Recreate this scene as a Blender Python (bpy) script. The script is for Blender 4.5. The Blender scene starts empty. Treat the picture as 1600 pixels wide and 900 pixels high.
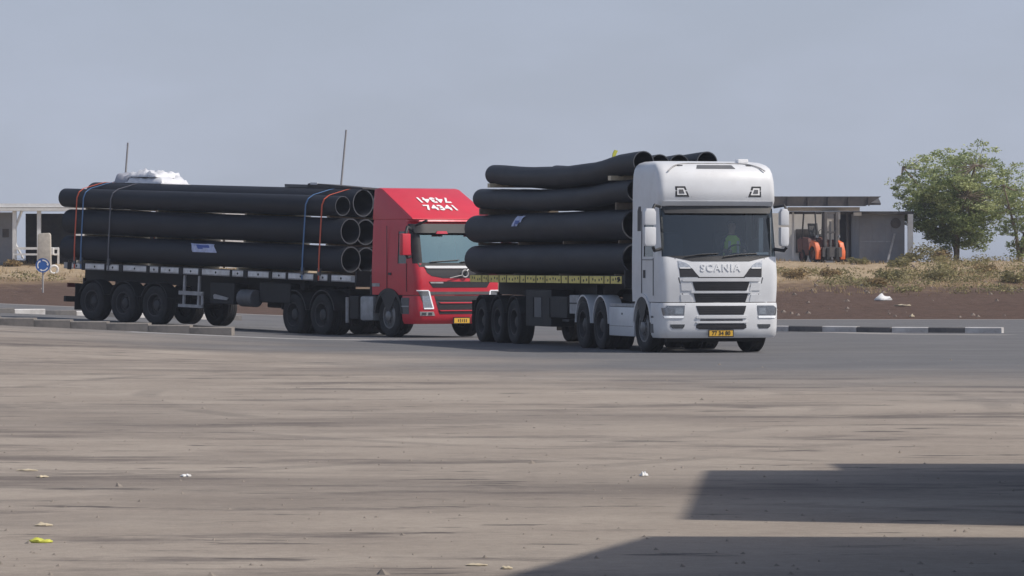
import bpy, bmesh, math, random
from mathutils import Vector, Matrix, noise

random.seed(7)
R = math.radians
scene = bpy.context.scene
col = scene.collection

# ------------------------------------------------------------------ camera
F = 7000.0            # focal length in pixels of the 1600 px wide photograph
EYE = 1.75
cam_d = bpy.data.cameras.new("camera")
cam_d.sensor_width = 36.0
cam_d.lens = 36.0 * F / 1600.0
cam_d.clip_start = 0.5
cam_d.clip_end = 9000
cam = bpy.data.objects.new("camera", cam_d)
col.objects.link(cam)
cam.location = (0, 0, EYE)
cam.rotation_euler = (R(90) - math.atan(35.0 / F), 0, 0)
scene.camera = cam

# ------------------------------------------------------------------ sky + sun
SUN_EL, SUN_AZ = 50.0, 108.0          # azimuth from +Y towards +X
world = bpy.data.worlds.new("World")
scene.world = world
world.use_nodes = True
nt = world.node_tree
nt.nodes.clear()
wo = nt.nodes.new("ShaderNodeOutputWorld")
bg = nt.nodes.new("ShaderNodeBackground")
bg.inputs[1].default_value = 0.10
sky = nt.nodes.new("ShaderNodeTexSky")
sky.sky_type = 'NISHITA'
sky.sun_disc = False
sky.sun_elevation = R(SUN_EL)
sky.sun_rotation = R(SUN_AZ)
sky.air_density = 1.0
sky.dust_density = 3.0
sky.ozone_density = 3.0
# thin veil of high haze cloud mixed over the clear sky
tc = nt.nodes.new("ShaderNodeTexCoord")
mp = nt.nodes.new("ShaderNodeMapping")
mp.inputs['Scale'].default_value = (1.0, 1.0, 2.6)
nz = nt.nodes.new("ShaderNodeTexNoise")
nz.inputs['Scale'].default_value = 16.0
nz.inputs['Detail'].default_value = 5.0
nz.inputs['Roughness'].default_value = 0.5
rmp = nt.nodes.new("ShaderNodeMapRange")
rmp.inputs['From Min'].default_value = 0.42
rmp.inputs['From Max'].default_value = 0.75
rmp.inputs['To Min'].default_value = 0.86
rmp.inputs['To Max'].default_value = 1.0
mx = nt.nodes.new("ShaderNodeMix")
mx.data_type = 'RGBA'
hcol = nt.nodes.new("ShaderNodeValToRGB")
hcol.color_ramp.elements[0].position = 0.0
hcol.color_ramp.elements[0].color = (0.485, 0.530, 0.632, 1)
hcol.color_ramp.elements[1].position = 0.12
hcol.color_ramp.elements[1].color = (0.425, 0.490, 0.640, 1)
hsc = nt.nodes.new("ShaderNodeVectorMath")
hsc.operation = 'SCALE'
hsc.inputs['Scale'].default_value = 10.0
nt.links.new(hcol.outputs['Color'], hsc.inputs[0])
nt.links.new(hsc.outputs['Vector'], mx.inputs['B'])
nt.links.new(tc.outputs['Generated'], mp.inputs['Vector'])
nt.links.new(mp.outputs['Vector'], nz.inputs['Vector'])
nt.links.new(nz.outputs['Fac'], rmp.inputs['Value'])
sep = nt.nodes.new("ShaderNodeSeparateXYZ")
el = nt.nodes.new("ShaderNodeMapRange")          # the haze is thick at the horizon and thins out overhead
el.inputs['From Min'].default_value = 0.0
el.inputs['From Max'].default_value = 0.60
el.inputs['To Min'].default_value = 1.0
el.inputs['To Max'].default_value = 0.12
ml = nt.nodes.new("ShaderNodeMath")
ml.operation = 'MULTIPLY'
nt.links.new(tc.outputs['Generated'], sep.inputs[0])
nt.links.new(sep.outputs['Z'], el.inputs['Value'])
nt.links.new(sep.outputs['Z'], hcol.inputs['Fac'])
nt.links.new(rmp.outputs['Result'], ml.inputs[0])
nt.links.new(el.outputs['Result'], ml.inputs[1])
nt.links.new(ml.outputs[0], mx.inputs['Factor'])
nt.links.new(sky.outputs['Color'], mx.inputs['A'])
nt.links.new(mx.outputs['Result'], bg.inputs['Color'])
nt.links.new(bg.outputs['Background'], wo.inputs['Surface'])

sun_d = bpy.data.lights.new("sun", 'SUN')
sun_d.energy = 3.4
sun_d.angle = R(1.2)
sun_d.color = (1.0, 0.93, 0.84)
sun = bpy.data.objects.new("sun", sun_d)
col.objects.link(sun)
_s = Vector((math.sin(R(SUN_AZ)) * math.cos(R(SUN_EL)), math.cos(R(SUN_AZ)) * math.cos(R(SUN_EL)), math.sin(R(SUN_EL))))
sun.rotation_euler = _s.to_track_quat('Z', 'Y').to_euler()
sun.location = (30, -20, 40)

vs = scene.view_settings
vs.view_transform = 'Standard'
vs.look = 'None'
vs.exposure = 0.0
vs.gamma = 1.0
vs.use_curve_mapping = False
scene.cycles.max_bounces = 6
scene.cycles.transparent_max_bounces = 12
scene.cycles.volume_bounces = 0
scene.cycles.use_denoising = True
scene.render.filter_size = 1.9          # the phone's soft long-zoom rendering


# ------------------------------------------------------------------ materials
MATS = {}


def mat(name, colr, rough=0.5, metal=0.0, var=0.12, scale=6.0, bump=0.0, bscale=40.0, dust=0.0,
        dustcol=(0.27, 0.22, 0.17), dscale=2.0, coat=0.0, spec=0.5, island=False, stretch=(1, 1, 1)):
    m = bpy.data.materials.new(name)
    m.use_nodes = True
    n = m.node_tree
    b = n.nodes['Principled BSDF']
    L = n.links.new
    b.inputs['Roughness'].default_value = rough
    b.inputs['Metallic'].default_value = metal
    b.inputs['Coat Weight'].default_value = coat
    b.inputs['Coat Roughness'].default_value = 0.08
    b.inputs['Specular IOR Level'].default_value = spec
    tcn = n.nodes.new("ShaderNodeTexCoord")
    mpn = n.nodes.new("ShaderNodeMapping")
    mpn.inputs['Scale'].default_value = stretch
    L(tcn.outputs['Object'], mpn.inputs['Vector'])
    vec = mpn.outputs['Vector']
    nn = n.nodes.new("ShaderNodeTexNoise")
    nn.inputs['Scale'].default_value = scale
    nn.inputs['Detail'].default_value = 6
    nn.inputs['Roughness'].default_value = 0.6
    L(vec, nn.inputs['Vector'])
    mr = n.nodes.new("ShaderNodeMapRange")
    mr.inputs['From Min'].default_value = 0.25
    mr.inputs['From Max'].default_value = 0.75
    mr.inputs['To Min'].default_value = 1 - var
    mr.inputs['To Max'].default_value = 1 + var
    L(nn.outputs['Fac'], mr.inputs['Value'])
    if island:
        gi = n.nodes.new("ShaderNodeNewGeometry")
        m2 = n.nodes.new("ShaderNodeMapRange")
        m2.inputs['To Min'].default_value = 0.6
        m2.inputs['To Max'].default_value = 1.45
        L(gi.outputs['Random Per Island'], m2.inputs['Value'])
        mm = n.nodes.new("ShaderNodeMath")
        mm.operation = 'MULTIPLY'
        L(mr.outputs['Result'], mm.inputs[0])
        L(m2.outputs['Result'], mm.inputs[1])
        fac = mm.outputs[0]
    else:
        fac = mr.outputs['Result']
    vm = n.nodes.new("ShaderNodeVectorMath")
    vm.operation = 'SCALE'
    vm.inputs[0].default_value = colr[:3]
    L(fac, vm.inputs['Scale'])
    out = vm.outputs['Vector']
    if dust > 0:
        dn = n.nodes.new("ShaderNodeTexNoise")
        dn.inputs['Scale'].default_value = dscale
        dn.inputs['Detail'].default_value = 8
        dn.inputs['Roughness'].default_value = 0.7
        L(vec, dn.inputs['Vector'])
        dr = n.nodes.new("ShaderNodeMapRange")
        dr.inputs['From Min'].default_value = 0.38
        dr.inputs['From Max'].default_value = 0.75
        dr.inputs['To Max'].default_value = dust
        L(dn.outputs['Fac'], dr.inputs['Value'])
        dm = n.nodes.new("ShaderNodeMix")
        dm.data_type = 'RGBA'
        dm.inputs['B'].default_value = (*dustcol, 1)
        L(dr.outputs['Result'], dm.inputs['Factor'])
        L(out, dm.inputs['A'])
        out = dm.outputs['Result']
        rr = n.nodes.new("ShaderNodeMapRange")
        rr.inputs['To Min'].default_value = rough
        rr.inputs['To Max'].default_value = 0.85
        L(dr.outputs['Result'], rr.inputs['Value'])
        L(rr.outputs['Result'], b.inputs['Roughness'])
    L(out, b.inputs['Base Color'])
    if island:
        tl = n.nodes.new("ShaderNodeBsdfTranslucent")
        L(out, tl.inputs['Color'])
        ms = n.nodes.new("ShaderNodeMixShader")
        ms.inputs[0].default_value = 0.38
        L(b.outputs[0], ms.inputs[1])
        L(tl.outputs[0], ms.inputs[2])
        L(ms.outputs[0], n.nodes['Material Output'].inputs['Surface'])
    if bump > 0:
        bn = n.nodes.new("ShaderNodeTexNoise")
        bn.inputs['Scale'].default_value = bscale
        bn.inputs['Detail'].default_value = 5
        L(vec, bn.inputs['Vector'])
        bp = n.nodes.new("ShaderNodeBump")
        bp.inputs['Strength'].default_value = bump
        bp.inputs['Distance'].default_value = 0.03
        L(bn.outputs['Fac'], bp.inputs['Height'])
        L(bp.outputs['Normal'], b.inputs['Normal'])
    MATS[name] = m
    return m


def glass_mat(name, tint, refl=0.06, rough=0.03, tone=(0.95, 1.0, 1.0)):
    m = bpy.data.materials.new(name)
    m.use_nodes = True
    n = m.node_tree
    n.nodes.clear()
    o = n.nodes.new("ShaderNodeOutputMaterial")
    tr = n.nodes.new("ShaderNodeBsdfTransparent")
    tr.inputs['Color'].default_value = (*tint, 1)
    gl = n.nodes.new("ShaderNodeBsdfGlossy")
    gl.inputs['Roughness'].default_value = rough
    gl.inputs['Color'].default_value = (*tone, 1)
    fr = n.nodes.new("ShaderNodeFresnel")
    fr.inputs['IOR'].default_value = 1.5
    ad = n.nodes.new("ShaderNodeMath")
    ad.operation = 'ADD'
    ad.inputs[1].default_value = refl
    ms = n.nodes.new("ShaderNodeMixShader")
    n.links.new(fr.outputs[0], ad.inputs[0])
    n.links.new(ad.outputs[0], ms.inputs[0])
    n.links.new(tr.outputs[0], ms.inputs[1])
    n.links.new(gl.outputs[0], ms.inputs[2])
    n.links.new(ms.outputs[0], o.inputs[0])
    MATS[name] = m
    return m


def lamp_mat(name, colr, strength):
    m = bpy.data.materials.new(name)
    m.use_nodes = True
    b = m.node_tree.nodes['Principled BSDF']
    b.inputs['Base Color'].default_value = (*colr, 1)
    b.inputs['Emission Color'].default_value = (*colr, 1)
    b.inputs['Emission Strength'].default_value = strength
    MATS[name] = m
    return m


mat('white_paint', (0.72, 0.735, 0.755), 0.4, var=0.03, scale=2, dust=0.3, dustcol=(0.44, 0.42, 0.40), dscale=1.6, coat=0.2)
mat('red_paint', (0.60, 0.022, 0.045), 0.4, var=0.08, scale=2, dust=0.25, dustcol=(0.42, 0.10, 0.10), dscale=1.6, coat=0.2)
mat('black_plastic', (0.018, 0.019, 0.022), 0.5, var=0.2, dust=0.35, dustcol=(0.09, 0.085, 0.08))
mat('grey_plastic', (0.11, 0.115, 0.125), 0.55, var=0.15, dust=0.4, dustcol=(0.2, 0.18, 0.16))
mat('grille_mesh', (0.022, 0.022, 0.026), 0.5, var=0.3, scale=60, stretch=(0.3, 1, 3))
mat('chassis', (0.014, 0.014, 0.016), 0.65, var=0.3, dust=0.5, dustcol=(0.03, 0.028, 0.027))
mat('rubber', (0.012, 0.012, 0.014), 0.8, var=0.25, dust=0.5, dustcol=(0.036, 0.034, 0.033), dscale=5)
mat('rim_steel', (0.05, 0.05, 0.055), 0.55, metal=0.2, var=0.25, dust=0.7, dustcol=(0.085, 0.078, 0.07), dscale=6)
mat('alloy', (0.22, 0.225, 0.235), 0.45, metal=0.5, var=0.15, dust=0.4, dscale=4)
mat('chrome', (0.75, 0.76, 0.78), 0.18, metal=1.0, var=0.05)
mat('aluminium', (0.42, 0.43, 0.45), 0.5, metal=0.4, var=0.2, dust=0.5, dustcol=(0.25, 0.23, 0.2), dscale=5)
mat('rail_grey', (0.42, 0.42, 0.43), 0.55, var=0.2, dust=0.6, dustcol=(0.2, 0.17, 0.14), dscale=5)
mat('pipe_plastic', (0.012, 0.0145, 0.022), 0.58, var=0.3, scale=3, dust=0.5, dustcol=(0.025, 0.028, 0.038), dscale=2.2, stretch=(1, 0.3, 1), spec=0.4)
mat('pipe_cut', (0.065, 0.07, 0.082), 0.5, var=0.3, scale=8)  # cut end faces, lightened to stand for the lit rim
mat('pipe_bore', (0.012, 0.012, 0.014), 0.5, var=0.2)
mat('yellow_tape', (0.92, 0.75, 0.20), 0.5, var=0.15, dust=0.42, dustcol=(0.25, 0.19, 0.08), dscale=4)
mat('bare_plate', (0.80, 0.80, 0.80), 0.5, var=0.2, dust=0.5, dustcol=(0.35, 0.30, 0.25), dscale=5)
mat('wood', (0.16, 0.125, 0.09), 0.8, var=0.3, scale=12, dust=0.4)
mat('pale_wood', (0.60, 0.52, 0.38), 0.8, var=0.25, scale=12)
mat('plate_yellow', (0.72, 0.43, 0.05), 0.45, var=0.05)
mat('ink', (0.02, 0.02, 0.025), 0.6, var=0.1)
mat('white_letter', (0.85, 0.85, 0.85), 0.5, var=0.03)
mat('badge_white', (0.78, 0.79, 0.80), 0.2, var=0.02, coat=0.6)
mat('lens_grey', (0.33, 0.35, 0.37), 0.15, metal=0.6, var=0.3, scale=30, coat=1)
mat('lens_light', (0.50, 0.52, 0.55), 0.2, metal=0.3, var=0.35, scale=25, coat=1)
mat('lens_mid', (0.20, 0.21, 0.23), 0.2, metal=0.5, var=0.35, scale=25, coat=1)
mat('lens_dark', (0.09, 0.10, 0.11), 0.15, metal=0.4, var=0.3, scale=30, coat=1)
lamp_mat('led_white', (0.85, 0.87, 0.9), 0.25)
mat('amber', (0.75, 0.28, 0.03), 0.3)
mat('tail_red', (0.16, 0.015, 0.015), 0.3)
mat('marker_pink', (0.75, 0.10, 0.14), 0.3)
mat('interior', (0.035, 0.038, 0.042), 0.8, var=0.15)
mat('interior_light', (0.16, 0.17, 0.18), 0.8, var=0.1)
mat('seat_cloth', (0.05, 0.055, 0.06), 0.9, var=0.2)
glass_mat('windscreen_dark', (0.74, 0.82, 0.84), 0.06)
glass_mat('windscreen_teal', (0.45, 0.62, 0.64), 0.32, tone=(0.68, 0.97, 0.97))
glass_mat('side_glass', (0.22, 0.26, 0.28), 0.08)
mat('strap_orange', (0.62, 0.12, 0.06), 0.7, var=0.15)
mat('strap_blue', (0.10, 0.20, 0.38), 0.7, var=0.15)
mat('strap_grey', (0.13, 0.13, 0.15), 0.7, var=0.15)
mat('film_white', (0.72, 0.73, 0.76), 0.3, var=0.12, scale=5, bump=0.3, bscale=14)
mat('film_grey', (0.34, 0.35, 0.40), 0.4, var=0.15, scale=5, bump=0.3, bscale=14)
mat('paper_blue', (0.52, 0.56, 0.74), 0.6, var=0.25, scale=9)
mat('paper_mark', (0.10, 0.15, 0.42), 0.6, var=0.2)
mat('forklift_orange', (0.80, 0.15, 0.035), 0.45, var=0.12, dust=0.3)
mat('forklift_maroon', (0.13, 0.04, 0.035), 0.6, var=0.2, dust=0.4)
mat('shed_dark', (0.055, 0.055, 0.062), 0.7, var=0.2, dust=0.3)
mat('shed_wall', (0.25, 0.27, 0.31), 0.75, var=0.18, scale=1.5, dust=0.3)
mat('shed_white', (0.78, 0.77, 0.75), 0.7, var=0.06, scale=1.5, dust=0.15)
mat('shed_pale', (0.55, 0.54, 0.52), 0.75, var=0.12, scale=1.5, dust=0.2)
mat('frame_white', (0.72, 0.72, 0.71), 0.5, var=0.08, dust=0.2)
mat('concrete', (0.50, 0.47, 0.42), 0.85, var=0.2, scale=5, bump=0.2, bscale=30, dust=0.3)
mat('kerb_white', (0.66, 0.65, 0.635), 0.75, var=0.15, scale=8, dust=0.9, dustcol=(0.33, 0.30, 0.28), dscale=4)
mat('kerb_black', (0.10, 0.10, 0.105), 0.8, var=0.25, scale=8, dust=0.9, dustcol=(0.21, 0.195, 0.18), dscale=3)
mat('kerb_plain', (0.21, 0.195, 0.18), 0.85, var=0.3, scale=3, dust=0.8, dustcol=(0.33, 0.29, 0.25), dscale=1.5)
mat('sign_blue', (0.035, 0.13, 0.42), 0.4, var=0.05)
mat('pole_grey', (0.30, 0.30, 0.31), 0.6, var=0.1)
mat('bark', (0.20, 0.16, 0.12), 0.9, var=0.3, scale=10, bump=0.4)
mat('leaf_green', (0.27, 0.325, 0.14), 0.6, var=0.4, scale=0.9, island=True)
mat('leaf_green_pale', (0.42, 0.46, 0.22), 0.6, var=0.3, scale=0.9, island=True)
mat('leaf_olive', (0.25, 0.225, 0.105), 0.7, var=0.35, scale=1.5, island=True)
mat('leaf_dry', (0.30, 0.22, 0.11), 0.8, var=0.35, scale=1.5, island=True)
mat('grass_dry', (0.36, 0.27, 0.15), 0.85, var=0.35, scale=0.25, island=True)
mat('litter_white', (0.75, 0.75, 0.74), 0.6, var=0.1)
mat('litter_yellow', (0.55, 0.56, 0.08), 0.6, var=0.15)
mat('litter_straw', (0.55, 0.47, 0.33), 0.7, var=0.15)
mat('stone', (0.19, 0.155, 0.13), 0.9, var=0.25, scale=5, bump=0.3)
mat('pebble', (0.24, 0.21, 0.18), 0.9, var=0.3, island=False, scale=3)
mat('skin', (0.42, 0.26, 0.19), 0.6)
mat('hair', (0.03, 0.025, 0.02), 0.7)
mat('vest', (0.62, 0.95, 0.16), 0.7, var=0.1)
mat('trouser', (0.04, 0.045, 0.07), 0.8)
mat('gate_wall', (0.55, 0.52, 0.47), 0.8, var=0.1, scale=1.0)  # walls of the unseen blocks added to cast shade


# ------------------------------------------------------------------ mesh helpers
class MB:
    def __init__(self):
        self.v, self.f = [], []

    def add(self, vs_, fs_):
        o = len(self.v)
        self.v += [tuple(p) for p in vs_]
        self.f += [tuple(i + o for i in q) for q in fs_]
        return self

    def box(self, x0, x1, y0, y1, z0, z1):
        return self.add([(x0, y0, z0), (x1, y0, z0), (x1, y1, z0), (x0, y1, z0), (x0, y0, z1), (x1, y0, z1), (x1, y1, z1), (x0, y1, z1)],
                        [(0, 3, 2, 1), (4, 5, 6, 7), (0, 1, 5, 4), (1, 2, 6, 5), (2, 3, 7, 6), (3, 0, 4, 7)])

    def tube(self, path, rad, n=8, cap=True):
        path = [Vector(p) for p in path]
        rads = rad if isinstance(rad, (list, tuple)) else [rad] * len(path)
        vs_, fs_ = [], []
        up = Vector((0, 0, 1))
        for i, p in enumerate(path):
            d = (path[min(i + 1, len(path) - 1)] - path[max(i - 1, 0)]).normalized()
            a = d.cross(up)
            if a.length < 0.05:
                a = d.cross(Vector((0, 1, 0)))
            a.normalize()
            b = d.cross(a)
            for k in range(n):
                t = 2 * math.pi * k / n
                vs_.append(p + (a * math.cos(t) + b * math.sin(t)) * rads[i])
        for i in range(len(path) - 1):
            for k in range(n):
                fs_.append((i * n + k, i * n + (k + 1) % n, (i + 1) * n + (k + 1) % n, (i + 1) * n + k))
        if cap:
            fs_.append(tuple(range(n))[::-1])
            fs_.append(tuple((len(path) - 1) * n + k for k in range(n)))
        return self.add(vs_, fs_)

    def prism(self, pts, axis, a, b):
        """extrude a polygon (2-D points) along axis 'x','y' or 'z' between a and b"""
        def P(p, t):
            return {'x': (t, p[0], p[1]), 'y': (p[0], t, p[1]), 'z': (p[0], p[1], t)}[axis]
        n = len(pts)
        vs_ = [P(p, a) for p in pts] + [P(p, b) for p in pts]
        fs_ = [tuple(range(n))[::-1], tuple(range(n, 2 * n))]
        fs_ += [(i, (i + 1) % n, n + (i + 1) % n, n + i) for i in range(n)]
        return self.add(vs_, fs_)

    def lathe(self, prof, n=32, closed=True):
        """profile of (r, x) turned about the x axis"""
        vs_, fs_ = [], []
        m = len(prof)
        for k in range(n):
            t = 2 * math.pi * k / n
            for r, x in prof:
                vs_.append((x, r * math.cos(t), r * math.sin(t)))
        for k in range(n):
            k2 = (k + 1) % n
            for i in range(m if closed else m - 1):
                i2 = (i + 1) % m
                fs_.append((k * m + i, k * m + i2, k2 * m + i2, k2 * m + i))
        return self.add(vs_, fs_)

    def arch(self, cy, cz, r0, r1, x0, x1, a0=0.0, a1=180.0, n=16):
        vs_, fs_ = [], []
        for k in range(n + 1):
            t = R(a0 + (a1 - a0) * k / n)
            c, s = math.cos(t), math.sin(t)
            for r in (r0, r1):
                for x in (x0, x1):
                    vs_.append((x, cy + r * c, cz + r * s))
        for k in range(n):
            o, q = 4 * k, 4 * k + 4
            fs_ += [(o, o + 1, q + 1, q), (o + 2, q + 2, q + 3, o + 3), (o, q, q + 2, o + 2), (o + 1, o + 3, q + 3, q + 1)]
        fs_ += [(0, 2, 3, 1), (4 * n, 4 * n + 1, 4 * n + 3, 4 * n + 2)]
        return self.add(vs_, fs_)

    def patch(self, rows, fy, off=0.01, depth=0.03, n=8):
        """sheet that follows a cab front: rows of (z, x_left, x_right)"""
        vs_, fs_ = [], []
        m = len(rows)
        for back in (0, 1):
            for z, xl, xr in rows:
                for k in range(n + 1):
                    x = xl + (xr - xl) * k / n
                    vs_.append((x, fy(x, z) - off + (depth if back else 0), z))
        N = m * (n + 1)
        for i in range(m - 1):
            for k in range(n):
                a = i * (n + 1) + k
                fs_.append((a, a + 1, a + n + 2, a + n + 1))
                fs_.append((N + a, N + a + n + 1, N + a + n + 2, N + a + 1))
        for i in range(m - 1):
            a, b = i * (n + 1), (i + 1) * (n + 1)
            fs_.append((a, b, N + b, N + a))
            fs_.append((a + n, N + a + n, N + b + n, b + n))
        for k in range(n):
            fs_.append((k, N + k, N + k + 1, k + 1))
            a = (m - 1) * (n + 1) + k
            fs_.append((a, a + 1, N + a + 1, N + a))
        return self.add(vs_, fs_)

    def mesh(self, name, material, smooth=None, bevel=0.0):
        me = bpy.data.meshes.new(name)
        me.from_pydata(self.v, [], self.f)
        if bevel > 0 or True:
            bm = bmesh.new()
            bm.from_mesh(me)
            if bevel > 0:
                es = [e for e in bm.edges if len(e.link_faces) == 2 and e.calc_face_angle(0) > R(30)]
                bmesh.ops.bevel(bm, geom=es, offset=bevel, segments=2, affect='EDGES', profile=0.6)
            bmesh.ops.recalc_face_normals(bm, faces=bm.faces)
            bm.to_mesh(me)
            bm.free()
        me.materials.append(MATS[material])
        if smooth is not None:
            me.shade_smooth()
            me.set_sharp_from_angle(angle=R(smooth))
        me.update()
        return me

    def build(self, name, material, parent=None, smooth=None, bevel=0.0, loc=None, rot=None):
        return link(name, self.mesh(name, material, smooth, bevel), parent, loc, rot)


def link(name, me, parent=None, loc=None, rot=None):
    o = bpy.data.objects.new(name, me)
    col.objects.link(o)
    if parent:
        o.parent = parent
    if loc is not None:
        o.location = loc
    if rot is not None:
        o.rotation_euler = rot
    return o


def thing(name, label, cat, loc=(0, 0, 0), rot=(0, 0, 0), group=None):
    o = link(name, None, None, loc, rot)
    tag(o, label, cat, group)
    return o


def tag(o, label, cat, group=None):
    o['label'] = label
    o['category'] = cat
    if group:
        o['group'] = group
    return o


def struct(o, kind='structure'):
    o['kind'] = kind
    return o


def box(name, m, parent, x0, x1, y0, y1, z0, z1, bevel=0.0, smooth=None):
    return MB().box(x0, x1, y0, y1, z0, z1).build(name, m, parent, smooth, bevel)


def text_mesh(s, size, depth=0.004, bold=0.0, spacing=1.0):
    cu = bpy.data.curves.new("t", 'FONT')
    cu.body = s
    cu.size = size
    cu.extrude = depth
    cu.offset = bold
    cu.space_character = spacing
    cu.align_x = 'CENTER'
    cu.align_y = 'CENTER'
    cu.resolution_u = 3
    ob = bpy.data.objects.new("t", cu)
    col.objects.link(ob)
    dg = bpy.context.evaluated_depsgraph_get()
    me = bpy.data.meshes.new_from_object(ob.evaluated_get(dg))
    bpy.data.objects.remove(ob)
    bpy.data.curves.remove(cu)
    for v in me.vertices:
        x, y, z = v.co
        v.co = (x, -z, y)
    return me


def text(name, s, size, m, parent, loc, rot=(0, 0, 0), bold=0.0, sx=1.0, depth=0.004, spacing=1.0):
    me = text_mesh(s, size, depth, bold, spacing)
    me.materials.clear()
    me.materials.append(MATS[m])
    o = link(name, me, parent, loc, rot)
    o.scale = (sx, 1, 1)
    return o


def smoothstep(t):
    t = max(0.0, min(1.0, t))
    return t * t * (3 - 2 * t)


# ------------------------------------------------------------------ terrain
def base_h(X, Y):
    """the road climbs gently to the left"""
    t = -X - 4.6
    r = 0.5 * (t + math.sqrt(t * t + 1.5)) * 0.043
    return min(r, 1.1 + 0.0 * r) * smoothstep((Y - 60) / 42.0)


def bank_foot(X):
    return 146.0 + 10.0 * smoothstep((-X + 2) / 10.0)


def ground_h(X, Y):
    b = base_h(X, Y)
    yb = bank_foot(X)
    t = (Y - yb) / 38.0
    if t <= 0:
        return b
    top = 1.92
    n = noise.noise(Vector((X * 0.35, Y * 0.22, 3.1))) * 0.16 + noise.noise(Vector((X * 1.1, Y * 0.7, 8.1))) * 0.07
    n *= smoothstep(t * 4) * (1 if t < 1 else max(0.25, 1 - (t - 1) * 2))
    k = min(1.0, t)
    return b + (top - b) * (0.85 * k + 0.15 * smoothstep(k)) + n


def px(x, Y):
    return (x - 800.0) / F * Y


def grid_lines(a, b, step, far, grow=1.35):
    ls = []
    t = a
    while t <= b + 1e-6:
        ls.append(t)
        t += step
    s = step
    lo, hi = a, b
    left, right = [], []
    while lo > -far:
        s *= grow
        lo -= s
        left.append(lo)
    s = step
    while hi < far:
        s *= grow
        hi += s
        right.append(hi)
    return left[::-1] + ls + right


def sheet(name, xs, ys, hf, material, smooth=True):
    vs_ = [(x, y, hf(x, y)) for y in ys for x in xs]
    nx = len(xs)
    fs_ = [(j * nx + i, j * nx + i + 1, (j + 1) * nx + i + 1, (j + 1) * nx + i) for j in range(len(ys) - 1) for i in range(nx - 1)]
    me = bpy.data.meshes.new(name)
    me.from_pydata(vs_, [], fs_)
    me.materials.append(material)
    if smooth:
        me.shade_smooth()
    return link(name, me)


def dirt_material():
    m = bpy.data.materials.new('dirt')
    m.use_nodes = True
    n = m.node_tree
    L = n.links.new
    b = n.nodes['Principled BSDF']
    b.inputs['Roughness'].default_value = 0.95
    b.inputs['Specular IOR Level'].default_value = 0.1
    tcn = n.nodes.new("ShaderNodeTexCoord")
    sx = n.nodes.new("ShaderNodeSeparateXYZ")
    L(tcn.outputs['Object'], sx.inputs[0])
    n1 = n.nodes.new("ShaderNodeTexNoise")
    n1.inputs['Scale'].default_value = 0.22
    n1.inputs['Detail'].default_value = 8
    n1.inputs['Roughness'].default_value = 0.62
    L(tcn.outputs['Object'], n1.inputs['Vector'])
    # freshly graded brown soil on the lower slope, pale sandy soil above: boundary by height, ragged by noise
    mr = n.nodes.new("ShaderNodeMapRange")
    mr.inputs['From Min'].default_value = 0.0
    mr.inputs['From Max'].default_value = 1.0
    ad = n.nodes.new("ShaderNodeMath")
    ad.operation = 'MULTIPLY_ADD'
    ad.inputs[1].default_value = 1.5
    L(n1.outputs['Fac'], ad.inputs[0])
    L(sx.outputs['Z'], ad.inputs[2])
    rp = n.nodes.new("ShaderNodeValToRGB")
    L(ad.outputs[0], mr.inputs['Value'])
    mr.inputs['From Min'].default_value = 0.9
    mr.inputs['From Max'].default_value = 3.0
    L(mr.outputs['Result'], rp.inputs['Fac'])
    e = rp.color_ramp.elements
    e[0].position = 0.0
    e[0].color = (0.105, 0.070, 0.055, 1)
    e[1].position = 1.0
    e[1].color = (0.36, 0.28, 0.19, 1)
    q = e.new(0.34)
    q.color = (0.115, 0.077, 0.060, 1)
    q = e.new(0.47)
    q.color = (0.23, 0.165, 0.105, 1)
    q = e.new(0.62)
    q.color = (0.40, 0.31, 0.205, 1)
    n2 = n.nodes.new("ShaderNodeTexNoise")
    n2.inputs['Scale'].default_value = 2.5
    n2.inputs['Detail'].default_value = 8
    n2.inputs['Roughness'].default_value = 0.7
    L(tcn.outputs['Object'], n2.inputs['Vector'])
    m2 = n.nodes.new("ShaderNodeMapRange")
    m2.inputs['From Min'].default_value = 0.3
    m2.inputs['From Max'].default_value = 0.7
    m2.inputs['To Min'].default_value = 0.72
    m2.inputs['To Max'].default_value = 1.28
    L(n2.outputs['Fac'], m2.inputs['Value'])
    vm = n.nodes.new("ShaderNodeVectorMath")
    vm.operation = 'SCALE'
    L(rp.outputs['Color'], vm.inputs[0])
    L(m2.outputs['Result'], vm.inputs['Scale'])
    L(vm.outputs['Vector'], b.inputs['Base Color'])
    bp = n.nodes.new("ShaderNodeBump")
    bp.inputs['Strength'].default_value = 0.8
    bp.inputs['Distance'].default_value = 0.15
    L(n2.outputs['Fac'], bp.inputs['Height'])
    L(bp.outputs['Normal'], b.inputs['Normal'])
    return m


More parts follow.
